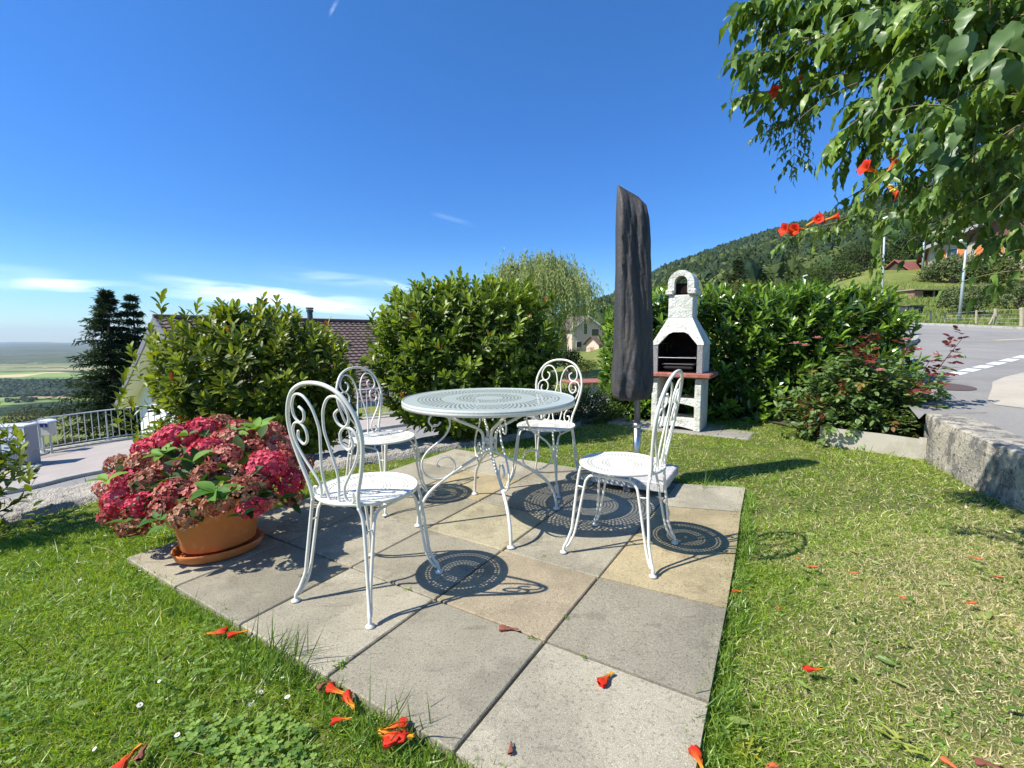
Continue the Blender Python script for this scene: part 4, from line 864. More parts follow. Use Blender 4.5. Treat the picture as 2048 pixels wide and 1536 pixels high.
# ================================================================== HOUSES
def quadm(mb, P): mb.add(np.array(P, float), [np.array([[0, 1, 2, 3]])])
def tiled_slope(mb, a, b, c, d, rows, cols, h=.05):
    """corrugated, stepped tile surface over the quad a(eave left) b(eave right) c(ridge right) d(ridge left)."""
    a, b, c, d = map(lambda q: np.array(q, float), (a, b, c, d)); nrm = np.cross(b - a, d - a); nrm /= np.linalg.norm(nrm)
    u = np.linspace(0, 1, cols * 4 + 1); vv = []
    for r in range(rows): vv += [(r / rows, h), ((r + 1) / rows - 1e-3, h * .1)]
    X = []
    for v, hh in vv:
        P = (a[None] * (1 - u[:, None]) + b[None] * u[:, None]) * (1 - v) + (d[None] * (1 - u[:, None]) + c[None] * u[:, None]) * v
        X.append(P + nrm * (hh + .02 * np.cos(u * cols * 2 * math.pi))[:, None])
    mb.add(*grid_vf(np.array(X)))
# --- brown roofed house below the railing
rooft = mat('brown_tiles', (.135, .088, .072), .8, var=[(3, (.20, .14, .12), .45, .7), (14, (.085, .06, .052), .5, .7)], bump=[(30, .3)])
render_w = mat('white_render', (.78, .77, .74), .9, bump=[(60, .1)]); fasciaM = mat('grey_fascia', (.17, .165, .19), .7); soffitM = mat('soffit', (.90, .84, .80), .8)
ra = np.array([.62, .786]); rn = np.array([.786, -.62]); A0 = np.array([-15.2, 20.0]); zr = 1.04 + .0373 * 20 * 1.12; Lr = 11.5
def hp(s, r, z): q = A0 + ra * s + rn * r; return np.array([q[0], q[1], z])
run_l, run_r, dzl = 8.0, 6.7, 4.45; ztl, ztr = zr - dzl, zr - dzl * 6.7 / 8.0
hs1 = thing('brown_roof_house', 'white house with a brown tiled roof and wide eaves behind the railing', 'house', tuple(hp(3, 0, -6)))
mb = MB(); tiled_slope(mb, hp(0, run_r, ztr), hp(Lr, run_r, ztr), hp(Lr, 0, zr), hp(0, 0, zr), 26, 34, .055)
tiled_slope(mb, hp(Lr, -run_l, ztl), hp(0, -run_l, ztl), hp(0, 0, zr), hp(Lr, 0, zr), 30, 34, .055)
mb.add(*tube_vf([hp(-.05, 0, zr + .07), hp(Lr + .05, 0, zr + .07)], .1, 8)); part(mb, 'roof', rooft, hs1)
mb = MB()
for rr_, zz2 in ((run_r, ztr), (-run_l, ztl)):
    for s_ in (0, Lr):
        o = -.06 if s_ == 0 else .06
        P = [hp(s_, 0, zr + .06), hp(s_, 0, zr - .30), hp(s_, rr_, zz2 - .30), hp(s_, rr_, zz2 + .03)]; Q = [p + np.array([*(ra * o), 0]) for p in P]
        mb = MB(); mb.add(np.array(P + Q), [np.array([[0, 1, 2, 3], [7, 6, 5, 4], [0, 4, 5, 1], [1, 5, 6, 2], [2, 6, 7, 3], [3, 7, 4, 0]])]); part(mb, 'fascia', fasciaM, hs1)
mb = MB()
for rr_, zz2 in ((run_r, ztr), (-run_l, ztl)):
    P = [hp(0, 0, zr - .08), hp(Lr, 0, zr - .08), hp(Lr, rr_, zz2 - .08), hp(0, rr_, zz2 - .08)]; quadm(mb, P); quadm(mb, [p - np.array([0, 0, .1]) for p in P[::-1]])
part(mb, 'soffit', soffitM, hs1)
mb = MB(); g0 = .75; wr, wl_ = run_r - 1.0, run_l - 1.2
def zat(r): return zr - dzl / 8.0 * abs(r) - .2
Pg = [(-wl_, -9), (wr, -9), (wr, zat(wr)), (0, zat(0)), (-wl_, zat(wl_))]
V = [hp(g0, r, z) for r, z in Pg] + [hp(Lr - .8, r, z) for r, z in Pg]; mb.add(V, [np.array([[0, 1, 2, 3, 4]]), np.array([[9, 8, 7, 6, 5]]), np.array([[1, 6, 7, 2], [0, 4, 9, 5]])]); part(mb, 'wall', render_w, hs1)
winM = mat('window_glass', (.03, .04, .05), .12, spec=.8); frameM = mat('window_frame', (.7, .7, .68), .6)
for r0, z0 in ((-3.5, -1.6), (1.5, -1.6), (-3.5, -4.2), (1.5, -4.2)):
    mb = MB(); q = hp(g0 - .03, r0, z0); mb.add(*box_vf(q, (1.35, .08, 1.35), math.atan2(rn[1], rn[0]))); f = part(mb, 'window', frameM, hs1)
    mb = MB(); q = hp(g0 - .085, r0, z0); mb.add(*box_vf(q, (1.15, .03, 1.15), math.atan2(rn[1], rn[0])))
    L0 = np.array(hs1.location); mb.v[0] = mb.v[0] - L0; g = mb.build('pane', winM, f)
cq = far(621, 650, 24.0)
mb = MB(); mb.add(*tube_vf([(cq[0], cq[1], zr - 1.5), (cq[0], cq[1], CZ + (cq[1]) * .052)], .13, 12)); mb.add(*tube_vf([(cq[0], cq[1], CZ + cq[1] * .052), (cq[0], cq[1], CZ + cq[1] * .0575)], .17, 12)); mb.add(*tube_vf([(cq[0], cq[1], CZ + cq[1] * .0585), (cq[0], cq[1], CZ + cq[1] * .0615)], .19, 12)); part(mb, 'chimney', mat('dark_flue', (.06, .075, .08), .5, metal=.4), hs1)

def gable_house(name, label, cat, c, ang, w, l, hw, hr, wallm, roofm, over=.5, th=.18, windows=(), fm=None, shut=None, group=None):
    """c base centre, gable faces local -y; w width across the gable, l length."""
    t = thing(name, label, cat, c, ang, group)
    mb = MB(); x, y = w / 2, l / 2
    P = [(-x, -3), (x, -3), (x, hw), (0, hw + hr), (-x, hw)]; V = [(a, -y, z) for a, z in P] + [(a, y, z) for a, z in P]
    mb.add(V, [np.array([[0, 1, 2, 3, 4]]), np.array([[9, 8, 7, 6, 5]]), np.array([[1, 6, 7, 2], [0, 4, 9, 5]])]); mb.build('wall', wallm, t)
    sl_ = hr / x; mb = MB()
    for sg_ in (-1, 1):
        e = (sg_ * (x + over), hw - over * sl_); A = [(0, -y - over, hw + hr), (e[0], -y - over, e[1]), (e[0], y + over, e[1]), (0, y + over, hw + hr)]
        V = [(a, b, c_ + th + .03) for a, b, c_ in A] + [(a, b, c_ + .03) for a, b, c_ in A]; mb.add(V, [np.array([[0, 1, 2, 3], [7, 6, 5, 4], [0, 4, 5, 1], [1, 5, 6, 2], [2, 6, 7, 3]])])
    mb.build('roof', roofm, t)
    if fm:
        mb = MB()
        for sg_ in (-1, 1):
            V = [(0, -y - over - .04, hw + hr + th + .06), (0, -y - over - .04, hw + hr - .12), (sg_ * (x + over), -y - over - .04, hw - over * sl_ - .12), (sg_ * (x + over), -y - over - .04, hw - over * sl_ + th + .06)]
            V2 = [(a, b + .035, c_) for a, b, c_ in V]; mb.add(V + V2, [np.array([[0, 1, 2, 3], [7, 6, 5, 4], [0, 4, 5, 1], [1, 5, 6, 2], [2, 6, 7, 3]])])
        mb.build('bargeboard', fm, t)
    for wd in windows:
        side, u, z, ww, hh = wd[:5]
        def wbox(u_, z_, w_, h_, d_, o):
            if side == 'g': return box_vf((u_, -y - o, z_), (w_, d_, h_))
            if side == 'r': return box_vf((x + o, u_, z_), (d_, w_, h_))
            return box_vf((-x - o, u_, z_), (d_, w_, h_))
        mb = MB(); mb.add(*wbox(u, z, ww + .16, hh + .16, .08, .02)); f = mb.build('window', frameM, t); mb = MB(); mb.add(*wbox(u, z, ww, hh, .04, .06)); mb.build('pane', winM, f)
        if shut:
            for s_ in (-1, 1): mb = MB(); mb.add(*wbox(u + s_ * (ww * .85 + .1), z, ww * .75, hh + .1, .06, .06)); mb.build('shutter', shut, t)
    return t
# --- cream house across the road
creamw = mat('cream_render', (.62, .47, .36), .9, bump=[(30, .1)]); whitep = mat('white_boards', (.78, .77, .75), .7)
q = far(1177, 703, 106)
ch = gable_house('cream_house', 'cream coloured house with a white edged gable, seen between the willow and the parasol', 'house', (q[0] - 1.6, q[1] + 5.5, q[2]), R(14), 7.4, 11, 5.2, 2.7, creamw, rooft, .7, .25, (('g', -.5, 5.1, .8, 2.3), ('g', 1.9, 4.3, 1.7, 1.5), ('g', 2.0, 1.9, 1.6, .9), ('g', -2.0, 1.6, 1.2, 1.3)), whitep)
q = far(1196, 704, 96)
gable_house('porch_roof_shed', 'small outbuilding with a brown pitched roof beside the cream house', 'shed', (q[0] + 1.0, q[1] + 2.0, q[2]), R(-55), 3.6, 5.0, 1.9, 1.3, creamw, rooft, .7, .12)
# --- farmhouse with orange shutters on the slope
stw = mat('farm_stone', (.46, .40, .30), .95, var=[(1.2, (.34, .30, .23), .45, .65), (6, (.55, .5, .42), .55, .7)], bump=[(8, .6)]); brownb = mat('brown_boards', (.15, .065, .05), .85, var=[(3, (.22, .11, .08), .45, .7, (6, 6, .5))])
orsh = mat('orange_shutter', (.72, .20, .06), .7)
q = far(1855, 548, 74)
fh = gable_house('farmhouse', 'stone farmhouse with a wide brown roof and orange shutters high on the slope', 'farmhouse', (q[0] + 14.3, q[1] - 1.6, q[2] - .2), R(-40), 24, 16, 4.2, 5.4, stw, mat('old_brown_roof', (.17, .10, .085), .85, var=[(2, (.25, .16, .13), .45, .7)]), 1.3, .3, (('g', -9.4, 3.0, 1.1, 1.4), ('g', -5.4, 3.1, 1.1, 1.4), ('g', -.5, 2.6, 1.3, 1.6)), mat('roof_edge', (.35, .34, .33), .7), orsh)
mb = MB(); x, y, hw, hr = 12, 8, 4.2, 5.4; V = [(-10.2, -y - .12, hw + .25), (10.2, -y - .12, hw + .25), (9.5, -y - .12, hw + .9), (0, -y - .12, hw + hr - .2), (-9.5, -y - .12, hw + .9)]; mb.add(V + [(a, b + .1, c_) for a, b, c_ in V], [np.array([[0, 1, 2, 3, 4]]), np.array([[0, 5, 6, 1], [1, 6, 7, 2]])]); mb.build('wooden_gable', brownb, fh)
# --- red roofed barn
q = far(1797, 552, 82)
gable_house('red_roof_barn', 'small barn with a red tiled roof among trees on the slope', 'barn', (q[0] + 3.6, q[1] + 3, q[2] - .6), R(-62), 5.0, 7.4, 1.2, 2.2, mat('dark_barn_wood', (.07, .05, .04), .9), mat('red_tiles', (.34, .12, .085), .85, var=[(3, (.26, .09, .07), .45, .7)]), .5, .15)
# --- log shelter
q = far(1850, 600, 46); ls = thing('log_shelter', 'low open fronted wooden shelter on the grassy slope', 'shelter', (q[0], q[1], q[2]), R(6))
wood = mat('log_wood', (.26, .13, .085), .85, var=[(4, (.40, .24, .16), .45, .65, (1, 1, 7)), (20, (.14, .08, .06), .5, .7, (.3, 1, 4))])
def lbx(name, m, cs): 
    mb = MB(); [mb.add(*box_vf(c, s_)) for c, s_ in cs]; return mb.build(name, m, ls)
lbx('wall', wood, [((-1.75, -.9, .35), (.9, .1, .85)), ((1.45, -.9, .4), (1.3, .1, .85)), ((0, .9, .4), (4.4, .1, .9)), ((-2.15, 0, .4), (.1, 1.8, .9)), ((2.1, 0, .4), (.1, 1.8, .9)), ((-.1, -.9, .38), (.12, .12, .85))])
lbx('roof', mat('shelter_roof', (.30, .27, .22), .9), [((0, 0, .9), (4.9, 2.3, .09))]); lbx('floor', mat('dark_inside', (.02, .018, .016), .9), [((0, .3, .05), (4.0, 1.2, .06))])
# --- small crate hutch
q = far(1824, 623, 33); 
hut = thing('slatted_hutch', 'small dark slatted hutch standing in the grass behind the fence posts', 'hutch', (q[0], q[1], q[2] - .32), R(8)); dkw = mat('dark_slats', (.12, .12, .13), .85)
mb = MB()
for k in range(7): mb.add(*box_vf((-.5 + k * .165, -.3, .38), (.09, .03, .62)))
mb.build('slats', dkw, hut); mb = MB(); mb.add(*box_vf((0, 0, .72), (1.25, .8, .06))); mb.build('roof', dkw, hut); mb = MB(); mb.add(*box_vf((0, .1, .35), (1.1, .6, .6))); mb.build('box', mat('hutch_inside', (.05, .05, .055), .9), hut)
# --- low wall with red coping in the gap, steel A-frame
q = far(1178, 785, 18.0)
lwall = thing('red_topped_wall', 'low garden wall with red stone coping beyond the road', 'wall', (q[0], q[1], q[2] - .1), R(18))
mb = MB(); mb.add(*box_vf((-.1, 0, .2), (.95, .7, .5))); mb.build('wall', stoneM, lwall); mb = MB(); mb.add(*box_vf((0, .2, .51), (1.6, 1.3, .09), 0, .02)); mb.build('coping', redst, lwall)
mb = MB(); mb.add(*box_vf((.75, .45, .15), (.12, .6, .6))); mb.build('end_wall', rawc, lwall)

# ================================================================== LAMPS, POLES, FENCE
lampM = mat('lamp_post_grey', (.40, .45, .47), .5, metal=.2); lampH = mat('lamp_head', (.70, .72, .74), .35)
G_l = 'street lamps along the upper road'
def lamp(px_b, px_t, d, label, arm, r0=.07):
    b, tp_ = far(*px_b, d), far(*px_t, d); b[2] = min(b[2], float(UZ(0, d)) + .2) if d < 32 else b[2]
    t = thing('street_lamp', label, 'street lamp', tuple(b), 0, G_l); mb = MB(); mb.add(*tube_vf(np.array([b, b * .5 + tp_ * .5, tp_]), [r0, r0 * .8, r0 * .6], 10)); part(mb, 'pole', lampM, t, True)
    mb = MB(); P = np.array([tp_ + [-.12, 0, -.05], tp_ + [arm * .35, -.05, .12], tp_ + [arm, -.1, .2]]); V, Fs = tube_vf(spline(P, 5), [.05] + [.11] * 8 + [.09, .03], 10); V[:, 2] = (V[:, 2] - tp_[2]) * .75 + tp_[2]; mb.add(V, Fs); part(mb, 'lamp_head', lampH, t, True); return t
lamp((1762, 655), (1770, 437), 26, 'tall street lamp with a curved head standing just beyond the end of the laurel hedge', .85)
lamp((1918, 645), (1933, 487), 27, 'street lamp on the grass verge in front of the orchard trees', -.5, .085)
lamp((1606, 600), (1607, 553), 60, 'small distant street lamp rising behind the laurel hedge', .5, .06)
b, tp_ = far(1845, 540, 62), far(1849, 467, 62); mb = MB(); mb.add(*tube_vf([b, tp_], [.13, .1], 8)); solo(mb, 'utility_pole', lampM, 'bare pale pole near the corner of the farmhouse roof', 'pole', True, at_=tuple(b))
postM = mat('fence_post_wood', (.45, .39, .27), .9, var=[(6, (.30, .26, .19), .45, .7)]); FPX = [(1811, 640, 619, 27, .05), (1833, 640, 621, 27, .05), (1861, 641, 621, 27.5, .05), (1889, 642, 625, 27.5, .04), (1952, 645, 620, 26, .05), (1990, 646, 617, 25, .07), (2043, 649, 615, 24, .09), (2110, 652, 615, 23, .06)]
fb = far(1990, 646, 25); fence = thing('post_fence', 'wooden fence posts with thin wires along the far side of the upper road', 'fence', tuple(fb))
tops = []
for x, y0, y1, d, r in FPX:
    a_, b_ = far(x, y0 + 3, d), far(x + 1, y1, d); mb = MB(); mb.add(*tube_vf([a_, b_], r, 8)); part(mb, 'post', postM, fence); tops.append((a_, b_))
for (x0, y0), (x1, y1), d in (((1803, 640), (1812, 624), 26.9), ((1819, 640), (1811, 622), 26.9), ((1978, 647), (1989, 628), 24.9)):
    mb = MB(); mb.add(*tube_vf([far(x0, y0 + 2, d), far(x1, y1, d)], .035, 6)); part(mb, 'brace', postM, fence)
for f in (.15, .4, .65, .9):
    mb = MB(); mb.add(*tube_vf([a * (1 - f) + b * f for a, b in tops], .006, 4)); part(mb, 'wire', galv, fence)
# ================================================================== SHRUBS AND HEDGE
def superdir(n, p, zmin=-.9):
    D = rdir(int(n * 1.6)); D = D[D[:, 2] > zmin][:n]
    k = (np.abs(D) ** p).sum(1) ** (-1 / p); return D, D * k[:, None]
def shoots(mb, tips, grow, nl, L, size, ca, cb, tipcol=None, spread=.85, T=LEAF, wr=.9, matur=None):
    """whorled leaves along the last L metres of every shoot"""
    N = len(tips); a0 = RNG.uniform(0, 6.28, N); gl = grow / np.linalg.norm(grow, axis=1)[:, None]
    e1 = np.cross(gl, RNG.normal(size=(N, 3))); e1 /= np.linalg.norm(e1, axis=1)[:, None]; e2 = np.cross(gl, e1); bright = RNG.uniform(0, 1, N)
    for k in range(nl):
        f = k / (nl - 1); a = a0 + k * 2.4; rad = np.cos(a)[:, None] * e1 + np.sin(a)[:, None] * e2
        pos = tips - gl * (L * (1 - f))[..., None] if np.ndim(L) else tips - gl * L * (1 - f)
        D = rad * (spread * (1.15 - .75 * f)) + gl * (.35 + .75 * f) + RNG.normal(size=(N, 3)) * .12
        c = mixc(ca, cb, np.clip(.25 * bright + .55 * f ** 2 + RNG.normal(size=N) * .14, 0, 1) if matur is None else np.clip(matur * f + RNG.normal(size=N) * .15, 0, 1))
        if tipcol is not None and f > .8: m_ = RNG.uniform(size=N) < .02; c[m_] = np.array(tipcol)
        s_ = size * RNG.uniform(.7, 1.12, N) * (1 - .25 * f ** 3)
        scatter(mb, T, pos, D, s_, c, Nrm=gl + .15 * RNG.normal(size=(N, 3)), wid=s_ * wr)
def bush(name, label, cat, c, rad, p, nsh, nl, L, size, ca, cb, tipcol=None, m=leafM, zmin=-.85, nfill=0, up=.7, wr=1.12, group=None, bump_=.12, stems=9, foot_z=-.05, extra=None, T=LEAF, seed=0, trunk=None, rz=0, twigs=260, cut=None):
    c = np.array(c, float); rad = np.array(rad, float); t = thing(name, label, cat, (c[0], c[1], foot_z), 0, group)
    cr_, sr_ = math.cos(rz), math.sin(rz)
    def W_(v): return np.c_[v[:, 0] * cr_ - v[:, 1] * sr_, v[:, 0] * sr_ + v[:, 1] * cr_, v[:, 2]]
    D, S_ = superdir(nsh, p, zmin); n = len(D); r = 1 + bump_ * noise2(D[:, 0] * 3.2 + seed, D[:, 1] * 3.2 + D[:, 2] * 2.5, seed, 3) - RNG.beta(1, 2.6, n) * .38
    tips = c + W_(S_ * rad * r[:, None]); g = W_(D * [1, 1, .6]) * .8 + np.array([0, 0, up]) + rdir(n) * .28
    if cut is not None: kp = cut(tips); tips, g = tips[kp], g[kp]; n = len(tips)
    mb = MB(); shoots(mb, tips, g, nl, L, size, ca, cb, tipcol, T=T, wr=wr)
    if extra is not None:
        E_ = np.array([far(*q) for q in extra]); shoots(mb, E_, np.tile([0, 0, 1.0], (len(E_), 1)) + rdir(len(E_)) * .25, nl + 4, L * 1.7, size, ca, cb, tipcol, T=T, wr=wr)
    if nfill:
        D2, S2 = superdir(nfill, p, zmin); pf = c + W_(S2 * rad * RNG.uniform(.35, .86, len(D2))[:, None])
        if cut is not None: kp = cut(pf - [0, 0, .05]); pf, D2 = pf[kp], D2[kp]
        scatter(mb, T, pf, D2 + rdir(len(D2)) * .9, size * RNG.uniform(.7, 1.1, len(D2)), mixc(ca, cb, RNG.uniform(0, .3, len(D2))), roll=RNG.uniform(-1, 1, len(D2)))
    part(mb, 'foliage', m, t)
    ms = MB()
    for k in range(stems):
        b_ = np.array([c[0], c[1], foot_z]) + RNG.normal(size=3) * [rad[0] * .16, rad[1] * .16, 0]
        e = tips[RNG.integers(n)]; mid = (b_ + e) / 2 + np.array([0, 0, .12 * rad[2]]) ; P = spline([b_, mid, e], 5); ms.add(*tube_vf(P, np.linspace(.022, .004, len(P)) * (rad[2] if rad[2] < 1.2 else 1.1), 6))
    idx = RNG.integers(0, n, min(n, twigs))
    for i in idx:
        q = tips[i]; gi = g[i] / np.linalg.norm(g[i]); b_ = q - gi * L * 1.0; inner_ = b_ * .55 + np.array([c[0], c[1], max(c[2] - .2, 0)]) * .45; ms.add(*tube_vf(spline([inner_, b_, q], 3), [.006, .0055, .005, .0045, .004, .0035, .0025], 4, False))
    part(ms, 'stem', barkM, t, True)
    return t
dk, lt = (.060, .095, .014), (.36, .42, .035)
# photinia like bush left
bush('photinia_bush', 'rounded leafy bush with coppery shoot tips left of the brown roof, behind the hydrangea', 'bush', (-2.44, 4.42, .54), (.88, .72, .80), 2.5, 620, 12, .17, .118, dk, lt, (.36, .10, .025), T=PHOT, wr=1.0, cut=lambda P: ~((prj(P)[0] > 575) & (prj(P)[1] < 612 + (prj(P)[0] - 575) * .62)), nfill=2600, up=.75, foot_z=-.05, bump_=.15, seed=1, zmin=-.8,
     extra=[(322, 592, 4.2), (345, 640, 4.1), (395, 606, 4.4), (440, 615, 4.4), (300, 660, 4.0), (525, 600, 4.5), (555, 597, 4.6), (655, 650, 4.4), (470, 612, 4.5), (252, 745, 3.9), (262, 805, 3.8), (240, 800, 3.85), (275, 875, 3.6), (686, 690, 4.2), (370, 628, 4.3), (262, 700, 4.1), (700, 745, 4.1)])
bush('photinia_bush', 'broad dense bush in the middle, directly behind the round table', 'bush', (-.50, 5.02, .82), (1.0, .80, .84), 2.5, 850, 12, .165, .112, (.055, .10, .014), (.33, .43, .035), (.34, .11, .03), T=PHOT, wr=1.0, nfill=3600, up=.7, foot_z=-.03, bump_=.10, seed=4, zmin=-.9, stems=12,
     extra=[(745, 628, 4.5), (790, 580, 4.6), (835, 572, 4.7), (920, 545, 4.8), (905, 553, 4.8), (860, 565, 4.7), (985, 556, 4.9), (1060, 560, 4.9), (1105, 590, 5.0), (950, 560, 4.8), (1020, 570, 4.9), (765, 640, 4.6), (1120, 640, 5.0)])
bush('photinia_bush', 'shrub with large leaves poking in at the left edge beside the lawn', 'bush', (-3.25, 2.44, .30), (.42, .42, .55), 2.2, 120, 12, .17, .082, dk, lt, (.40, .16, .03), nfill=200, up=.7, foot_z=-.13, bump_=.16, seed=9, stems=6, extra=[(30, 860, 2.5), (40, 880, 2.4), (8, 850, 2.6), (55, 940, 2.35)])
# laurel hedge
LAURL = leaf_t(.34, .10, .22, (.25, .52, .8), (.8, 1.0, .6))
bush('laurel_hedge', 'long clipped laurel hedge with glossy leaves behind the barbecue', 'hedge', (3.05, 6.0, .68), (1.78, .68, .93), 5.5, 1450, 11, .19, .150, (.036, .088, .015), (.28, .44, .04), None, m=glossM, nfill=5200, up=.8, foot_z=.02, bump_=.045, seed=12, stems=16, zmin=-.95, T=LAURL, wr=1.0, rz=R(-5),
     extra=[(1700, 585, 5.7), (1740, 590, 5.6), (1760, 600, 5.5), (1780, 625, 5.4), (1640, 580, 5.8), (1790, 640, 5.4), (1560, 578, 5.8)])
# low dark shrub in the gap
bush('low_shrub', 'low small leaved dark shrub at the back edge of the lawn beside the parasol', 'shrub', (.83, 5.75, .08), (.55, .34, .36), 2, 700, 14, .14, .036, (.045, .08, .02), (.15, .21, .05), (.12, .05, .03), nfill=2600, twigs=60, up=.8, foot_z=-.1, bump_=.2, seed=15, stems=12)
# hedge bits left of barbecue
bush('laurel_bush', 'leafy laurel bush seen between the parasol and the barbecue', 'bush', (1.62, 6.3, .62), (.42, .5, .93), 3, 230, 11, .18, .12, (.032, .080, .014), (.22, .35, .030), None, m=glossM, nfill=500, up=.7, foot_z=-.1, seed=17, T=LAURL, wr=.85)

# ---- rose bush
rose = thing('rose_bush', 'sprawling rose bush with reddish young shoots in the bed behind the metal edging', 'rose bush', (3.35, 4.45, .02))
RL5 = leaf_t(.62, .10, .14, (.2, .5, .8), (.8, 1, .65)); mb = MB(); ms = MB(); tipsR = []
C0 = np.array([3.42, 4.5, .02])
targets = []
for k in range(240):
    a = RNG.uniform(0, 6.28); e_ = RNG.uniform(.05, 1.45); d_ = np.array([math.cos(a) * math.cos(e_) * .82, math.sin(a) * math.cos(e_) * .55, math.sin(e_) * .80]); targets.append((C0 + d_ * RNG.uniform(.45, 1.08), 0))
for q in ((1738, 670, 4.3), (1730, 700, 4.3), (1700, 690, 4.3), (1745, 720, 4.2)): targets.append((far(*q), 1))
for q in ((1928, 672, 4.1), (1905, 700, 4.1), (1860, 720, 4.1), (1815, 690, 4.1), (1880, 745, 4.0), (1850, 780, 4.0)): targets.append((far(*q), 2))
for tgt, kind in targets:
    b_ = C0 + RNG.normal(size=3) * [.16, .10, 0]; b_[2] = .0; 
    if kind: b_ = C0 + np.array([.05 + .05 * kind, -.05, 0])
    mid = b_ * .45 + tgt * .55 + np.array([0, 0, .10 if kind < 2 else -.02]); P = spline([b_, mid, tgt], 9); ms.add(*tube_vf(P, np.linspace(.006, .002, len(P)), 5))
    L = len(P); st0 = int(L * (.30 if kind == 0 else .25))
    for i in range(st0, L):
        f = i / L; n = 5; a = RNG.uniform(0, 6.28); ax = P[min(i + 1, L - 1)] - P[i - 1]; ax /= np.linalg.norm(ax) + 1e-9; s_ = np.cross(ax, [math.cos(a), math.sin(a), .3]); s_ /= np.linalg.norm(s_) + 1e-9; s_ = s_ * .9 + ax * .4
        rach = np.array([P[i] + s_ * q for q in (.035, .035, .06, .06, .085)]); side = np.cross(s_, [0, 0, 1.0]); side /= np.linalg.norm(side) + 1e-9
        D = np.array([side + s_ * .5, -side + s_ * .5, side + s_ * .6, -side + s_ * .6, s_]) + RNG.normal(size=(5, 3)) * .2
        red = (kind > 0 and f > .74) or (kind == 0 and RNG.uniform() < .03)
        col = mixc((.07, .13, .035), (.23, .33, .10), RNG.uniform(0, 1, 5)) if not red else mixc((.12, .015, .02), (.25, .06, .04), RNG.uniform(0, 1, 5))
        if not red and RNG.uniform() < .05: col = mixc((.25, .2, .03), (.2, .10, .03), RNG.uniform(0, 1, 5))
        scatter(mb, RL5, rach, D, RNG.uniform(.042, .066, 5), col, roll=RNG.normal(size=5) * .4)
part(mb, 'foliage', leafM, rose); part(ms, 'stem', mat('rose_stem', (.10, .07, .03), .6, var=[(8, (.16, .05, .04), .45, .6)]), rose, True)
def rose_flower(c, r, ca, cb):
    mb = MB()
    for ring, (n, s_, o_) in enumerate(((5, 1.0, .25), (5, .8, .9), (4, .55, 1.8))):
        a = np.arange(n) * 2 * math.pi / n + ring * .6; D = np.c_[np.cos(a), np.sin(a), np.full(n, o_)]; scatter(mb, PET, np.tile(c, (n, 1)), D, r * s_, mixc(ca, cb, RNG.uniform(0, 1, n)), Nrm=np.tile([0, 0, 1.0], (n, 1)) - D * .2, wid=r * s_ * 1.1)
    return part(mb, 'rose', petalM, rose)
for q in ((1592, 688, 4.2), (1635, 677, 4.25), (1838, 700, 4.0), (1872, 710, 4.0), (1812, 680, 4.1), (1760, 742, 4.0), (1609, 692, 4.2)): rose_flower(far(*q), .042, (.72, .30, .26), (.80, .55, .48))

# ================================================================== TREES
def clump_tree(name, label, base, h, crown, p=2.0, n=2600, size=.3, ca=(.03, .055, .012), cb=(.09, .13, .03), group=None, trunk_r=.12, lumps=14, seed=0, zc=None, T=LEAF_S, hang=0.0):
    """base (x,y,z), crown radii; the crown is many leaf sprays gathered in lumps."""
    base = np.array(base, float); rad = np.array(crown, float); t = thing(name, label, 'tree', tuple(base), 0, group); rs = np.random.default_rng(seed + 77)
    cz = base[2] + (h - rad[2] if zc is None else zc); c = np.array([base[0], base[1], cz])
    ld = rs.normal(size=(lumps, 3)); ld /= np.linalg.norm(ld, axis=1)[:, None]; ld[:, 2] = np.abs(ld[:, 2]) * 1.0 - .35; lc = c + ld * rad * rs.uniform(.45, .78, (lumps, 1)); lr = rad.min() * rs.uniform(.34, .62, lumps)
    ms = MB(); P = spline([base - [0, 0, .2], base * .5 + c * .5 + rs.normal(size=3) * [.1, .1, 0], c + [0, 0, rad[2] * .3]], 5); ms.add(*tube_vf(P, np.linspace(trunk_r, trunk_r * .35, len(P)), 8))
    for k in range(lumps): s_ = P[min(len(P) - 2, 3 + k % (len(P) - 4))]; Q = spline([s_, s_ * .4 + lc[k] * .6, lc[k]], 4); ms.add(*tube_vf(Q, np.linspace(trunk_r * .4, trunk_r * .1, len(Q)), 5))
    part(ms, 'trunk', barkM, t, True)
    k = rs.integers(0, lumps, n); d = rs.normal(size=(n, 3)); d /= np.linalg.norm(d, axis=1)[:, None]; pos = lc[k] + d * (lr[k] * rs.uniform(.55, 1.08, n) ** .6)[:, None] * [1, 1, .8]
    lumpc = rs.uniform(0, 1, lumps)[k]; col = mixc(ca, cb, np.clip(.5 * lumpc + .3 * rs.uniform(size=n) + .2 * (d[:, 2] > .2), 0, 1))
    D = d * .6 + rs.normal(size=(n, 3)) * .7; D[:, 2] -= hang; mb = MB(); scatter(mb, T, pos, D, size * rs.uniform(.6, 1.2, n), col, Nrm=d + rs.normal(size=(n, 3)) * .5, wid=size * rs.uniform(.7, 1.3, n))
    part(mb, 'crown', farleafM, t); return t
def onpx(x, y, d): return far(x, y, d)
G_o = 'orchard and garden trees on the slope by the farmhouse'
def dtree(label, px, ytop, ybase, wpx, d, n=2200, ca=(.05, .075, .025), cb=(.20, .24, .10), group=G_o, seed=0, sz=None, name='deciduous_tree', trunk=.1, squash=1.0):
    b = far(px, ybase, d); tp_ = far(px, ytop, d); h = tp_[2] - b[2]; w = wpx / F * d / 2; rz_ = min(h * .46, w * 1.05) * squash
    return clump_tree(name, label, b, h, (w, w * .9, rz_), n=n, size=sz or max(.13, w * .10), ca=ca, cb=cb, group=group, trunk_r=trunk, seed=seed, lumps=20)
dtree('grey green fruit tree standing right behind the street lamp on the verge', 1948, 560, 640, 135, 31, 3200, seed=1, trunk=.12)
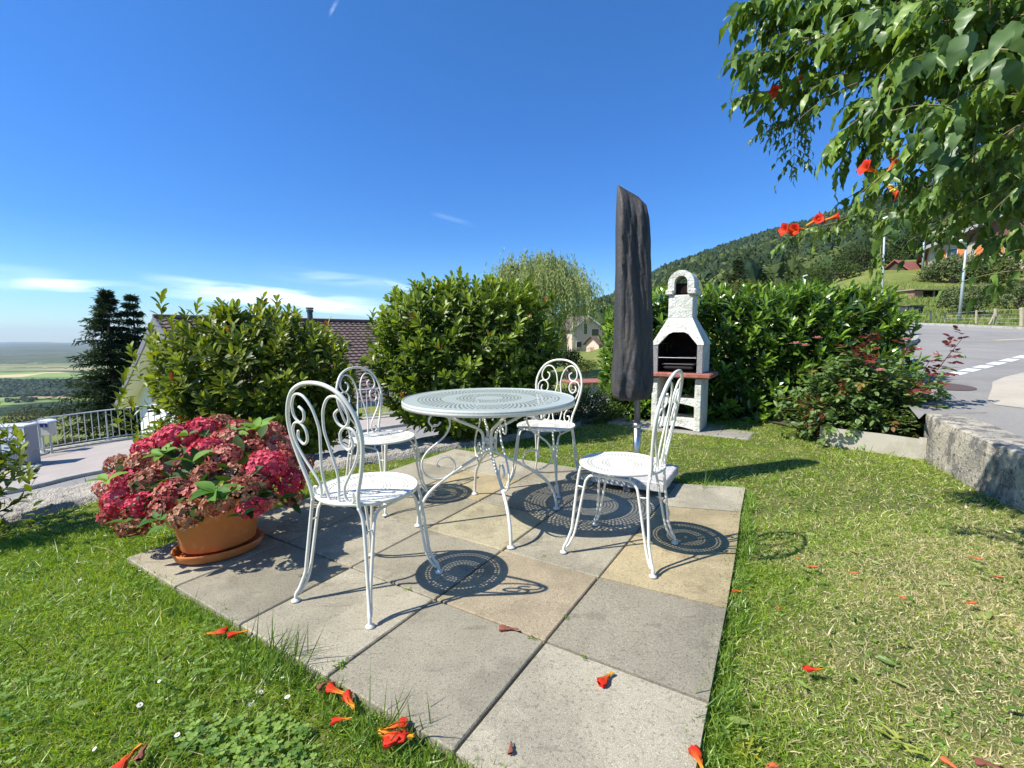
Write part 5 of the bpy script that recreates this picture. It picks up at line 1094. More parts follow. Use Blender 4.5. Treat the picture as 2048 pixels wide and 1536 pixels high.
dtree('fruit tree at the far right edge behind the fence posts', 2040, 555, 628, 130, 33, 2600, seed=2)
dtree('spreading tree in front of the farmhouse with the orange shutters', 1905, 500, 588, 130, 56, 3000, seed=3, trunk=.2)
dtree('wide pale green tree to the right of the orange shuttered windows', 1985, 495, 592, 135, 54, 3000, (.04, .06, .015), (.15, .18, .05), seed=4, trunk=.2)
dtree('yellowish shrubby tree below the left corner of the farmhouse', 1848, 545, 590, 55, 60, 1500, (.07, .085, .025), (.22, .22, .08), seed=5)
dtree('dark round tree beside the red roofed barn', 1777, 545, 572, 40, 78, 900, seed=6)
dtree('broad tree behind the street lamp, left of the red roofed barn', 1725, 478, 565, 120, 95, 2400, (.02, .04, .012), (.07, .10, .03), seed=7, trunk=.3)
dtree('large dark tree above the red roofed barn', 1835, 455, 530, 120, 110, 2400, (.018, .036, .01), (.06, .09, .03), seed=8, trunk=.3)
dtree('round tree on the slope behind the right part of the hedge', 1660, 510, 590, 110, 85, 2200, (.025, .05, .012), (.09, .13, .03), seed=9, trunk=.3)
dtree('tree with drooping light crown just over the hedge', 1615, 545, 600, 80, 60, 1500, (.03, .065, .012), (.10, .16, .03), seed=10)
G_m = 'trees between the garden hedge and the mountain'
dtree('bushy olive green tree right behind the barbecue chimney cap', 1500, 548, 640, 150, 22, 3000, (.04, .065, .012), (.15, .17, .04), G_m, 11, trunk=.1, squash=1.2)
dtree('low bushy tree with yellowish leaves left of the first street lamp', 1580, 562, 640, 120, 24, 2400, (.045, .075, .012), (.15, .19, .04), G_m, 12)
dtree('tall narrow tree between the parasol and the barbecue', 1322, 525, 690, 90, 15, 2600, (.03, .05, .012), (.11, .15, .04), G_m, 13, trunk=.08, squash=1.9)
dtree('leafy garden tree left of the parasol, in front of the cream house', 1246, 590, 775, 88, 13, 4200, (.045, .075, .014), (.20, .24, .045), G_m, 14, trunk=.06, squash=2.0, sz=.10)
dtree('wispy sapling standing against the left side of the parasol', 1214, 622, 770, 26, 14, 420, (.04, .07, .014), (.16, .2, .045), G_m, 15, trunk=.03, squash=2.2, sz=.09)
dtree('small orange flowering bush by the cream house', 1182, 690, 706, 22, 90, 300, (.12, .08, .02), (.45, .16, .04), G_m, 16, name='garden_bush', trunk=.03)
dtree('round green bush in front of the cream house', 1158, 692, 708, 26, 88, 300, (.03, .06, .015), (.08, .12, .03), G_m, 17, name='garden_bush', trunk=.03)
dtree('light green bush on the lawn beyond the road', 1172, 712, 760, 60, 22, 1400, (.05, .085, .016), (.18, .24, .045), G_m, 18, name='garden_bush', trunk=.03, sz=.09)
dtree('dark small tree behind the middle bush, under the willow', 1135, 690, 780, 60, 20, 1200, (.012, .028, .008), (.035, .06, .02), G_m, 19, trunk=.06)
# conifer over the hedge
def conifer(name, label, base, h, r, n, ca, cb, group=None, seed=0, layers=26, droop=.25, lean=0, size=.3, tops=1):
    base = np.array(base, float); t = thing(name, label, 'tree', tuple(base), 0, group); rs = np.random.default_rng(seed); ms = MB(); mb = MB()
    ms.add(*tube_vf([base, base + [lean, 0, h * .98]], [r * .07, .02], 8))
    per = n // (layers * 9)
    for L in range(layers):
        f = L / (layers - 1); z = h * (.06 + .92 * f); rr = r * (1 - f) ** .8 * (1 - .25 * (f < .12)) + .12; nb = 9 if f < .8 else 6
        for b in range(nb):
            a = rs.uniform(0, 6.28); rl = rr * rs.uniform(.4, 1.25); d = np.array([math.cos(a), math.sin(a), 0]); s_ = base + [lean * f, 0, z]; e = s_ + d * rl + [0, 0, -droop * rl + .15 * rl * rs.uniform(0, 1.4)]
            ms.add(*tube_vf([s_, (s_ + e) / 2 + [0, 0, .05 * rl], e], [.03, .02, .008], 4, False)); q = rs.uniform(.2, 1.05, per) ; pos = s_ + (e - s_) * q[:, None] + rs.normal(size=(per, 3)) * [.16 * rl * .5 + .06, .16 * rl * .5 + .06, .07]
            D = np.tile(d, (per, 1)) + rs.normal(size=(per, 3)) * .55; D[:, 2] -= .12; scatter(mb, LEAF_S, pos, D, size * rs.uniform(.6, 1.2, per), mixc(ca, cb, np.clip(rs.uniform(size=per) * .7 + .3 * q, 0, 1)), wid=size * .55 * rs.uniform(.7, 1.3, per))
    part(ms, 'trunk', barkM, t, True); part(mb, 'crown', farleafM, t); return t
b = far(1472, 640, 34); conifer('conifer', 'dark conifer rising behind the hedge, right of the barbecue chimney', b, far(1472, 520, 34)[2] - b[2], 1.7, 3400, (.015, .032, .010), (.05, .075, .028), G_m, 3, 20, size=.28)
b = far(222, 900, 30); tp_ = far(258, 580, 30); sp_ = conifer('spruce', 'tall dark spruce to the left of the white gable', (b[0] + .6, b[1], b[2] - 1.5), tp_[2] - b[2] + 1.5, 3.3, 22000, (.016, .036, .018), (.060, .095, .045), None, 5, 26, droop=.10, size=.36)
b = far(285, 900, 31); conifer('spruce', 'second slimmer spruce top close behind the white gable', (b[0] + .2, b[1], b[2] - 1.5), far(285, 588, 31)[2] - b[2] + 1.5, 2.7, 12000, (.016, .036, .018), (.06, .095, .045), None, 6, 22, droop=.10, size=.34)
# ---- weeping willow
wb = far(1082, 775, 27); wt = far(1075, 500, 27); wil = thing('weeping_willow', 'weeping willow with long hanging fronds behind the middle bush', 'tree', tuple(wb)); rs = np.random.default_rng(21)
ms = MB(); Hh = wt[2] - wb[2]; tk = spline([wb - [0, 0, 1], wb + [0, 0, Hh * .35], wb + [-.1, 0, Hh * .7]], 6); ms.add(*tube_vf(tk, np.linspace(.32, .16, len(tk)), 8)); mb = MB(); starts = []
for k in range(110):
    a = rs.uniform(0, 6.28); rr = 3.0 * rs.uniform(.15, 1) ** .6; zt_ = wb[2] + Hh * (1.0 - .22 * (rr / 3.0) ** 2) * rs.uniform(.86, 1.0) - .1; e = np.array([wb[0] - .15 + rr * math.cos(a) * 1.0, wb[1] + rr * math.sin(a), zt_]); starts.append(e)
    if k < 34: Q = spline([tk[-1] - [0, 0, rs.uniform(0, 1.5)], (tk[-1] + e) / 2 + [0, 0, .3], e], 4); ms.add(*tube_vf(Q, np.linspace(.09, .02, len(Q)), 5))
for e in starts:
    for j in range(15):
        s_ = e + rs.normal(size=3) * [.4, .4, .18]; rr = math.hypot(s_[0] - wb[0], s_[1] - wb[1]); Lh = rs.uniform(.9, 2.4) * (.62 if (s_[0] - wb[0]) > 1.5 else 1) * (1.0 + .5 * (rr > 1.6)) * (1.3 if (s_[0] - wb[0]) > .8 and rs.uniform() < .12 else 1); out = (s_ - [wb[0], wb[1], s_[2]]); out /= np.linalg.norm(out) + .1
        m_ = int(Lh / .07); tt = np.linspace(0, 1, m_); P = s_ + out * (.35 * np.sin(tt * 1.6))[:, None] + np.c_[tt * 0, tt * 0, .12 * np.sin(tt * 3) - Lh * tt ** 1.15]; P += rs.normal(size=P.shape) * .03
        D = np.tile([0, 0, -1.0], (m_, 1)) + rs.normal(size=(m_, 3)) * .38; scatter(mb, LEAF_S, P, D, rs.uniform(.12, .22, m_), mixc((.16, .20, .06), (.50, .56, .22), np.clip(rs.uniform() * .6 + rs.uniform(size=m_) * .4, 0, 1)), Nrm=rs.normal(size=(m_, 3)), wid=rs.uniform(.08, .14, m_))
part(ms, 'trunk', barkM, wil, True); part(mb, 'fronds', farleafM, wil)
# ---- bushes beyond the railing, dry shrub at the left edge
G_b = 'garden bushes below the railing'
dtree('dark green bush below the railing, right under the spruce', 190, 868, 925, 150, 18.0, 3000, (.015, .032, .01), (.045, .075, .022), G_b, 31, name='garden_bush', sz=.13, trunk=.04)
dtree('thin grey green bush behind the beige letterbox', 60, 805, 900, 130, 17.5, 2200, (.05, .05, .02), (.16, .17, .09), G_b, 32, name='garden_bush', sz=.09, trunk=.03)
dtree('low brownish bush behind the railing bars right of the letterbox', 130, 870, 918, 80, 17.2, 1500, (.04, .035, .015), (.15, .14, .08), G_b, 33, name='garden_bush', sz=.08, trunk=.03)
# ---- woods : too many trees to count
def icos():
    import bmesh
    bm = bmesh.new(); bmesh.ops.create_icosphere(bm, subdivisions=2, radius=1.0); V = np.array([v.co[:] for v in bm.verts]); Fq = np.array([[v.index for v in f.verts] for f in bm.faces]); bm.free(); return V, Fq
IV, IF = icos()
def crowns(mb, pos, r, ca, cb, seed=0, tall=1.15, jag=.30):
    N = len(pos); rs = np.random.default_rng(seed); m_ = len(IV); J = 1 + rs.normal(size=(N, m_)) * jag * .5 + .18 * np.sin(IV[None, :, 0] * 5 + rs.uniform(0, 6, (N, 1))) * np.cos(IV[None, :, 2] * 6 + rs.uniform(0, 6, (N, 1)))
    V = pos[:, None] + IV[None] * J[..., None] * r[:, None, None] * np.array([1, 1, tall]); col = mixc(ca, cb, rs.uniform(size=N)); cv = np.repeat(col[:, None], m_, 1) * (1 + rs.normal(size=(N, m_, 1)) * .16)
    mb.add(V.reshape(-1, 3), [(IF[None] + (np.arange(N) * m_)[:, None, None]).reshape(-1, 3)], np.clip(cv.reshape(-1, 3), .002, 1))
rs = np.random.default_rng(5); N = 15000
s_ = rs.uniform(.0, 1.0, N) ** .8; t_ = rt_[0] + (rt_[9] + .25 - rt_[0]) * rs.uniform(0, 1, N) ** .8
x, y, z = mount(t_, s_); r = rs.uniform(2.6, 4.8, N) * (1 + np.clip(y / 1800, 0, 1) * 1.1); keep = (y > 130) | (t_ < .75)
keep &= ~((t_ > .86) & (y < 190)); x, y, z, r, s_, t_ = [q[keep] for q in (x, y, z, r, s_, t_)]
mb = MB(); hi = np.clip(noise2(t_ * 9, s_ * 4, 8) * .6 + .5, 0, 1); con = rs.uniform(size=len(x)) < .35 + .4 * (s_ > .6)
crowns(mb, np.c_[x, y, z + r * .5][~con], r[~con], (.038, .066, .020), (.13, .165, .048), 1); crowns(mb, np.c_[x, y, z + r * .8][con], r[con] * .62, (.018, .040, .020), (.05, .08, .035), 2, 2.2)
nr = np.where(y < 620)[0]; per = 120; P = np.repeat(np.c_[x, y, z + r * np.where(con, .9, .5)][nr], per, 0); rr = np.repeat(r[nr] * np.where(con[nr], .62, 1), per); tl = np.repeat(np.where(con[nr], 2.2, 1.15), per); dd = rdir(len(P)); dd[:, 2] = np.abs(dd[:, 2]) * 1.2 - .3
tn_ = np.repeat(rs.uniform(size=len(nr)), per) * .6 + rs.uniform(size=len(P)) * .4; cc = mixc((.04, .07, .02), (.16, .20, .055), tn_); cc[np.repeat(con[nr], per)] *= .5
scatter(mb, LEAF_S, P + dd * (rr * rs.uniform(.88, 1.2, len(P)))[:, None] * np.c_[np.ones(len(P)), np.ones(len(P)), tl], dd + rdir(len(P)) * .8, rr * .30, cc, Nrm=dd, wid=rr * .42)
solo(mb, 'forest', farleafM, 'dense mixed forest covering the mountain slope', 'forest', False, None, 'stuff')
rs = np.random.default_rng(6); N = 5200; y = rs.uniform(2300, 3350, N); t_ = rs.uniform(-1.25, -.62, N); e_ = noise2(t_ * 9, y / 400, 2); keep = (y > 2420 + 150 * e_) & (y < 3260 + 120 * e_); y, t_ = y[keep], t_[keep]; r = rs.uniform(9, 18, len(y))
mb = MB(); crowns(mb, np.c_[t_ * y, y, -302 + r * .4], r, (.018, .042, .014), (.045, .08, .026), 3, .9)
yy = rs.uniform(1700, 2300, 900); tt = rs.uniform(-1.25, -.7, 900); k = noise2(tt * 16, yy / 120, 6) > .42; r = rs.uniform(7, 13, k.sum()); crowns(mb, np.c_[(tt * yy)[k], yy[k], -302 + r * .4], r, (.02, .045, .014), (.05, .085, .026), 4, .9)
solo(mb, 'woodland', farleafM, 'woodland and hedgerows down in the valley', 'woods', False, None, 'stuff')
# ================================================================== TRUMPET VINE overhead on the right
vine = thing('trumpet_vine', 'overhanging trumpet vine with drooping leaves and orange flowers at the top right', 'climbing plant', (2.6, 1.7, 0)); rs = np.random.default_rng(33)
VLEAF = leaf_t(.40, .13, .45, (.10, .22, .34, .46, .58, .70, .84), (.55, .92, .86, 1.0, .78, .70, .36)); mbv = MB(); msv = MB()
def compound(p, d, L, n, sz, cA=(.06, .12, .022), cB=(.28, .42, .07), young=0.0):
    """pinnate leaf: rachis of length L from p along d, arching down, n pairs of hanging leaflets and one at the tip"""
    d = d / np.linalg.norm(d); tt = np.linspace(0, 1, 9); P = p + d * (L * tt)[:, None] + np.c_[tt * 0, tt * 0, -.32 * L * tt ** 2]; msv.add(*tube_vf(P, np.linspace(.0022, .001, 9) * (sz / .06) ** .5, 4, False))
    side = np.cross(d, [0, 0, 1.0]); side /= np.linalg.norm(side) + 1e-6; pos = []; D = []; S_ = []
    for k in range(n):
        f = .22 + .72 * k / n; q = P[0] * 0 + np.array([np.interp(f, tt, P[:, c]) for c in range(3)])
        for s in (-1, 1): pos.append(q); D.append(side * s * .8 + d * .45 + np.array([0, 0, -.62]) + rs.normal(size=3) * .18); S_.append(sz * (.75 + .4 * math.sin(math.pi * f)) * rs.uniform(.85, 1.1))
    pos.append(P[-1]); D.append(P[-1] - P[-2] + np.array([0, 0, -.003])); D[-1] = D[-1] / np.linalg.norm(D[-1]) + np.array([0, 0, -.3]); S_.append(sz * 1.1)
    N = len(pos); f_ = rs.uniform(0, 1) * .6; col = mixc(cA, cB, np.clip(f_ + rs.normal(size=N) * .16, 0, 1))
    if young: col = mixc((.12, .20, .02), (.22, .32, .03), rs.uniform(size=N))
    scatter(mbv, VLEAF, np.array(pos), np.array(D), np.array(S_), col, roll=rs.normal(size=N) * .6, wid=np.array(S_) * rs.uniform(.7, 1.15, N), jit=.035)
def branch(P3, r=.006, sz=.06, step=.055, Ls=(.14, .22), n=(3, 4), start=0.0, spread=.7, tipyoung=False):
    P = spline(P3, 10); L_ = np.r_[0, np.cumsum(np.linalg.norm(np.diff(P, axis=0), axis=1))]; msv.add(*tube_vf(P, np.linspace(r, r * .3, len(P)), 6))
    s = L_[-1] * start + step; k = 0
    while s < L_[-1]:
        p = np.array([np.interp(s, L_, P[:, c]) for c in range(3)]); q = np.array([np.interp(min(s + .02, L_[-1]), L_, P[:, c]) for c in range(3)]); d = (q - p); d = d / (np.linalg.norm(d) + 1e-9); side = np.cross(d, [0, 0, 1.0]); side /= np.linalg.norm(side) + 1e-6
        for sg in (-1, 1): compound(p, d * .55 + side * sg * spread + np.array([0, 0, rs.uniform(-.25, .35)]) + rs.normal(size=3) * .2, rs.uniform(*Ls), rs.integers(n[0], n[1] + 1), sz * rs.uniform(.8, 1.15), young=tipyoung and s > L_[-1] * .85)
        s += step * rs.uniform(.8, 1.3); k += 1
    compound(P[-1], P[-1] - P[-3], Ls[0] * 1.1, n[0] + 1, sz, young=tipyoung)
def B(*q): return [far(*a) for a in q]
BR = [  # (control points px,py,depth), leaflet size
 (B((2120, -60, 1.5), (1900, -40, 1.7), (1680, -10, 1.95), (1510, 20, 2.15)), .062, .05), (B((2120, -10, 1.35), (1900, 10, 1.6), (1740, 40, 1.8), (1590, 90, 2.05), (1515, 125, 2.2)), .060, .05),
 (B((2100, 30, 1.4), (1900, 60, 1.65), (1740, 110, 1.9), (1610, 170, 2.1), (1520, 185, 2.25)), .056, .05), (B((2120, 60, 1.25), (1960, 90, 1.45), (1830, 150, 1.65), (1730, 230, 1.8), (1700, 285, 1.85)), .060, .05),
 (B((1640, 150, 2.05), (1605, 210, 2.15), (1590, 270, 2.2), (1588, 318, 2.25)), .030, .03), (B((1620, 215, 2.15), (1570, 245, 2.25), (1530, 262, 2.3)), .028, .03),
 (B((2120, 150, 1.2), (1960, 220, 1.4), (1860, 270, 1.6), (1800, 330, 1.75), (1760, 365, 1.85)), .038, .06),
 (B((2120, 330, 1.25), (1960, 385, 1.45), (1860, 412, 1.6), (1740, 432, 1.8), (1640, 452, 1.95), (1590, 470, 2.0)), .033, .05),
 (B((2120, 200, 1.1), (1990, 290, 1.25), (1900, 360, 1.4), (1860, 410, 1.5)), .038, .05), (B((2140, 300, 1.1), (2040, 380, 1.25), (1960, 430, 1.4), (1920, 455, 1.5)), .036, .05),
 (B((2160, 400, 1.15), (2080, 440, 1.25), (2030, 470, 1.35), (1990, 490, 1.45)), .034, .05), (B((2180, 480, 1.1), (2120, 520, 1.2), (2070, 545, 1.25), (2030, 555, 1.3)), .036, .07),
 (B((2100, -80, 1.2), (1980, -20, 1.35), (1860, 60, 1.5), (1800, 130, 1.55)), .060, .05), (B((2140, 90, 1.1), (2020, 150, 1.25), (1920, 230, 1.4), (1850, 320, 1.5)), .058, .05),
 (B((2060, -60, 1.6), (1880, -30, 1.8), (1760, 20, 1.95), (1700, 80, 2.0)), .056, .05), (B((1950, 60, 1.7), (1850, 130, 1.8), (1770, 190, 1.9), (1760, 230, 1.95)), .052, .05), (B((2150, 240, 1.6), (2000, 320, 1.7), (1900, 360, 1.8), (1850, 375, 1.85)), .036, .05),
 (B((1800, -70, 1.9), (1660, -30, 2.05), (1560, 10, 2.2), (1545, 40, 2.2)), .05, .05), (B((1765, 440, 1.75), (1762, 490, 1.75), (1758, 530, 1.75)), .032, .09), (B((2150, 0, 1.9), (2000, 40, 2.0), (1880, 100, 2.1), (1800, 200, 2.15)), .05, .05)]
for P3, sz, stp in BR: branch(P3, .006 if sz > .035 else .0028, sz * (1.28 if sz > .035 else 1.1), stp * 1.12, (.10, .19) if sz > .035 else (.07, .11), (3, 4), .0, .75)
for k in range(70):          # further sprays filling the canopy
    y = rs.uniform(-60, 250); xl_ = 1640 + max(0, y - 60) * 1.2 + 60 * math.sin(y * .03); x = xl_ + (2080 - xl_) * rs.uniform() ** .8; d = 2.15 - .9 * (x - 1450) / 650 + rs.uniform(-.15, .5)
    compound(far(x, y, d), np.array([-.8, -.25, .0]) + rs.normal(size=3) * .4, rs.uniform(.12, .2), 3, rs.uniform(.05, .075))
# dense shaded mass further back on the right
for k in range(330):
    x = 1850 + 330 * rs.uniform() ** .8; y = rs.uniform(-80, 420 - .9 * max(0, 2000 - x)); d = rs.uniform(1.25, 2.5)
    if x < 1900 and rs.uniform() < .5: continue
    compound(far(x, y, d), rs.normal(size=3) * [.7, .5, .35] + [-.5, -.3, .05], rs.uniform(.12, .2), 3, rs.uniform(.045, .065))
compound(far(1860, 60, 1.5), np.array([-.8, -.2, .2]), .15, 3, .07, young=1); compound(far(1800, 330, 1.5), np.array([-.8, -.2, -.3]), .15, 3, .05, young=1)
# big leaflets close to the lens
for x, y, d, s_ in ((1745, 30, 1.4, .06), (1885, 300, 1.1, .055), (1830, 120, 1.1, .07), (1990, 130, .95, .08), (1930, 60, 1.0, .075), (1990, 40, .95, .08), (1865, 270, 1.1, .055), (1800, 455, 1.35, .05), (1815, 450, 1.35, .05), (1940, 240, 1.05, .06)):
    p = far(x, y, d); nL = 3; D = np.array([[-.25, -.25, -1.0], [.25, -.2, -.9], [-.6, -.2, -.6]]) + rs.normal(size=(3, 3)) * .15; scatter(mbv, VLEAF, np.tile(p, (3, 1)) + rs.normal(size=(3, 3)) * .02, D, s_ * .78 * rs.uniform(.85, 1.1, 3), mixc((.06, .12, .035), (.14, .22, .07), rs.uniform(size=3)), Nrm=np.tile([-.5, -.6, .4], (3, 1)) + rs.normal(size=(3, 3)) * .3, wid=s_ * .95, jit=.03)
part(mbv, 'foliage', leafM, vine, True); 
for k in range(5): a_ = [2.9 + .1 * k, 1.6 + .12 * k, 0]; msv.add(*tube_vf(spline([a_, [a_[0] + .1, a_[1], 1.0], [a_[0] - .15, a_[1] - .05, 1.9], far(2120, 60 + 70 * k, 1.3)], 6), .02, 8))
part(msv, 'branch', mat('vine_stem', (.22, .17, .08), .7, var=[(10, (.14, .16, .05), .45, .6)]), vine, True)
TRUMP = None
def trumpet(c, d, L, parent=None, red=.5, name='flower', flat=False):
    """tubular flower with a flared five lobed mouth: orange yellow tube, red mouth"""
    d = np.array(d, float); d /= np.linalg.norm(d); prof = [(0.0, .05), (.08, .06), (.35, .08), (.6, .14), (.75, .17)]; mb = MB(); ref = np.array([0, 0, 1.0]) if abs(d[2]) < .9 else np.array([1.0, 0, 0]); a_ = np.cross(d, ref); a_ /= np.linalg.norm(a_); b_ = np.cross(a_, d)
    n = 15; an = np.arange(n) * 2 * math.pi / n; V = []; C = []
    for q, r in prof: V.append(c + d * q * L + r * L * (np.cos(an)[:, None] * a_ + np.sin(an)[:, None] * b_)); C.append(np.tile(np.array([.85, .42, .03]) * (1 - min(1, q * 1.5)) + np.array([.72, .075, .015]) * min(1, q * 1.5), (n, 1)))
    lob = np.abs(np.cos(an * 2.5)); 
    for e, rr in (((.88, .27), (1.08, .20)) if flat else ((.86, .30), (.88, .44))): V.append(c + d * (e + .06 * lob[:, None]) * L + (rr * (.72 + .36 * lob) * L)[:, None] * (np.cos(an)[:, None] * a_ + np.sin(an)[:, None] * b_)); C.append(np.tile([.66, .022 + .03 * red, .015], (n, 1)))
    V = np.array(V); V += rs.normal(size=V.shape) * L * (.03 if flat else .012)
    if flat: V = V + a_ * (rs.uniform(-.28, .28) * L * (np.arange(len(V)) / (len(V) - 1)) ** 2)[:, None, None]
    if flat: V[..., 2] = c[2] + (V[..., 2] - c[2]) * .55
    m_ = len(V); i = np.arange(m_ - 1)[:, None] * n; j = np.arange(n)[None]; j2 = (j + 1) % n; mb.add(V.reshape(-1, 3), [np.stack([i + j, i + j2, i + n + j2, i + n + j], -1).reshape(-1, 4)], np.concatenate(C)); return mb
for x, y, d, dr, L in ((1755, 345, 1.65, (-.8, -.1, .25), .06), (1775, 372, 1.65, (.5, -.3, -.6), .055), (1770, 350, 1.6, (.4, -.3, .7), .05), (1590, 462, 1.95, (-1, -.2, .1), .06), (1608, 458, 1.95, (-.9, -.3, -.1), .06), (1612, 452, 1.9, (.7, -.3, .4), .065), (1650, 440, 1.9, (.7, -.5, .2), .05), (1638, 446, 1.9, (-.5, -.7, .2), .045), (1560, 178, 2.15, (-.6, -.5, -.4), .06), (1578, 172, 2.1, (.5, -.5, .3), .055), (1742, 186, 1.85, (.3, -.6, -.4), .055), (2040, 365, 1.3, (.5, -.5, .1), .06)):
    part(trumpet(far(x, y, d), dr, L), 'flower', petalM, vine, True)
mb = MB(); p = far(1798, 372, 1.62)
for k in range(9): d = np.array([-.5, -.5, -.3]) + rs.normal(size=3) * .5; mb.add(*tube_vf([p, p + d / np.linalg.norm(d) * .035], [.002, .004], 5))
part(mb, 'buds', mat('flower_bud', (.55, .50, .06), .5), vine, True)

# ================================================================== GRASS
rs = np.random.default_rng(44)
def lawn_pts(n, box, dens=None):
    x = rs.uniform(box[0], box[2], n); y = rs.uniform(box[1], box[3], n); k = inpoly(x, y, LAWN) & ~inpoly(x, y, PATIO_IN)
    return x[k], y[k]
pc0 = slab_xy(1.5, 2.5); PATIO_IN = [tuple(pc0 + (np.array(q) - pc0) * 1.0) for q in PATIO]
def visible(x, y, m=120):
    d = FW[1] * y - FW[2] * CZ; px = CX + F * x / np.maximum(d, .05); py = CY + F * (UP[1] * -y - UP[2] * -CZ) / np.maximum(d, .05); return (d > .15) & (px > -m) & (px < 2048 + m) & (py < 1536 + 2.0 * m)
def dryness(x, y): return np.clip(.55 + .75 * noise2(x * 1.5, y * 1.5, 7) + .35 * noise2(x * 6, y * 6, 2), 0, 1) * np.clip((x - .4) / .7, .12, 1) * np.clip((3.6 - y) / 1.4, .35, 1)
mb = MB()
def blades(n, box, h0, w0, lean=.6, cg=((.11, .20, .015), (.46, .58, .085)), dry=(.80, .70, .40), keepf=None, tall=0, clump=0):
    x, y = lawn_pts(n, box); k = visible(x, y)
    if keepf is not None: k &= keepf(x, y)
    x, y = x[k], y[k]; N = len(x); z = lawn_z(x, y) - .006; dr = dryness(x, y); hh = h0 * rs.uniform(.45, 1.25, N) * (1 + .35 * noise2(x * 3, y * 3, 1)) * (1 - .35 * dr)
    D = np.c_[rs.normal(size=N) * lean, rs.normal(size=N) * lean, np.ones(N)]; col = mixc(cg[0], cg[1], np.clip(rs.uniform(0, 1, N) * .65 + .3 * (noise2(x * 2, y * 2, 4) * .5 + .5), 0, 1)); m_ = rs.uniform(size=N) < dr * .72; col[m_] = mixc(np.array(dry) * .55, dry, rs.uniform(size=m_.sum())); N2 = np.c_[rs.normal(size=N), rs.normal(size=N), np.zeros(N)]
    b_ = D / np.linalg.norm(D, axis=1)[:, None]; V0, Fs = BLADE; X = np.cross(b_, N2); X /= np.linalg.norm(X, axis=1)[:, None] + 1e-6; P = np.c_[x, y, z]; w = w0 * rs.uniform(.6, 1.3, N); bend = np.c_[rs.normal(size=(N, 2)) * .35, -rs.uniform(.05, .35, N)] * hh[:, None]
    V = P[:, None] + (w[:, None, None] * V0[None, :, 0:1]) * X[:, None] + (hh[:, None, None] * V0[None, :, 1:2]) * b_[:, None] + bend[:, None] * (V0[None, :, 1:2] ** 2)
    V[..., 2] = np.maximum(V[..., 2], z[:, None] - .01); o = (np.arange(N) * 5)[:, None, None]; mb.add(V.reshape(-1, 3), [(f[None] + o).reshape(-1, f.shape[1]) for f in Fs], np.repeat(col, 5, axis=0))
blades(330000, (-3.9, .3, 3.6, 2.4), .040, .0042, .85)                     # close turf
blades(210000, (-4.6, 2.2, 3.6, 6.2), .042, .0058, .8)                     # further away
blades(60000, (-3.9, .3, -.2, 2.6), .050, .0040, .6, ((.11, .23, .014), (.42, .56, .06)))
blades(2600, (-3.6, .5, -.2, 2.3), .125, .0045, .55, ((.09, .17, .02), (.26, .36, .10)), tall=1)   # longer blades on the left
blades(1500, (.6, .6, 3.4, 3.6), .10, .0045, .6, ((.08, .16, .02), (.22, .30, .07)))
blades(1100, (1.4, 2.2, 3.4, 4.4), .11, .005, .7, ((.08, .18, .02), (.25, .36, .07)), keepf=lambda x, y: (np.abs(x - 2.95 - .3 * (y - 2.6) / 1.2) < .55))
blades(190000, (.35, .3, 3.0, 2.7), .036, .0040, .95)
blades(90000, (-3.9, .3, .0, 2.5), .040, .0036, .9)
# ragged fringe along the patio edges
for a_, b_, n in ((c4[3], c4[0], 5200), (c4[0], c4[1], 5200), (c4[1], c4[2], 2600), (c4[3], c4[2], 2600)):
    t_ = rs.uniform(0, 1, n); P = np.array(a_)[None] * (1 - t_[:, None]) + np.array(b_)[None] * t_[:, None]; out = P - np.array(pc0); 
    nrm_ = np.array([b_[1] - a_[1], a_[0] - b_[0]]); nrm_ = nrm_ / np.linalg.norm(nrm_); 
    if nrm_ @ (np.array(a_) - pc0) < 0: nrm_ = -nrm_
    rag = .05 * noise2(t_ * 22, t_ * 9, 3) + .02 * noise2(t_ * 90, t_ * 9, 3) + (.022 if n > 3000 else .0); P = P + nrm_ * (rs.uniform(-.008, .09, n) - np.maximum(rag, 0) * 1.0)[:, None]; P = np.c_[P, np.full(n, -.03)]; D = np.c_[rs.normal(size=n) * .9, rs.normal(size=n) * .9, np.ones(n)]
    w = rs.uniform(.003, .005, n); scatter(mb, BLADE, P, D, rs.uniform(.02, .055, n), mixc((.10, .19, .022), (.34, .48, .085), rs.uniform(size=n)), Nrm=rs.normal(size=(n, 3)), wid=w)
# long seed stalks by the left chair
for (x, y, n) in ((560, 1345, 46), (500, 1330, 22), (790, 1480, 26), (1405, 985, 10), (1440, 1460, 14)):
    p = at(x, y, -.03); P = p + np.c_[rs.normal(size=n) * .05, rs.normal(size=n) * .04, np.zeros(n)]; scatter(mb, BLADE, P, np.c_[rs.normal(size=n) * .35 + .35, rs.normal(size=n) * .3, np.ones(n)], rs.uniform(.10, .20, n), mixc((.07, .14, .02), (.2, .3, .06), rs.uniform(size=n)), Nrm=rs.normal(size=(n, 3)), wid=.0045)
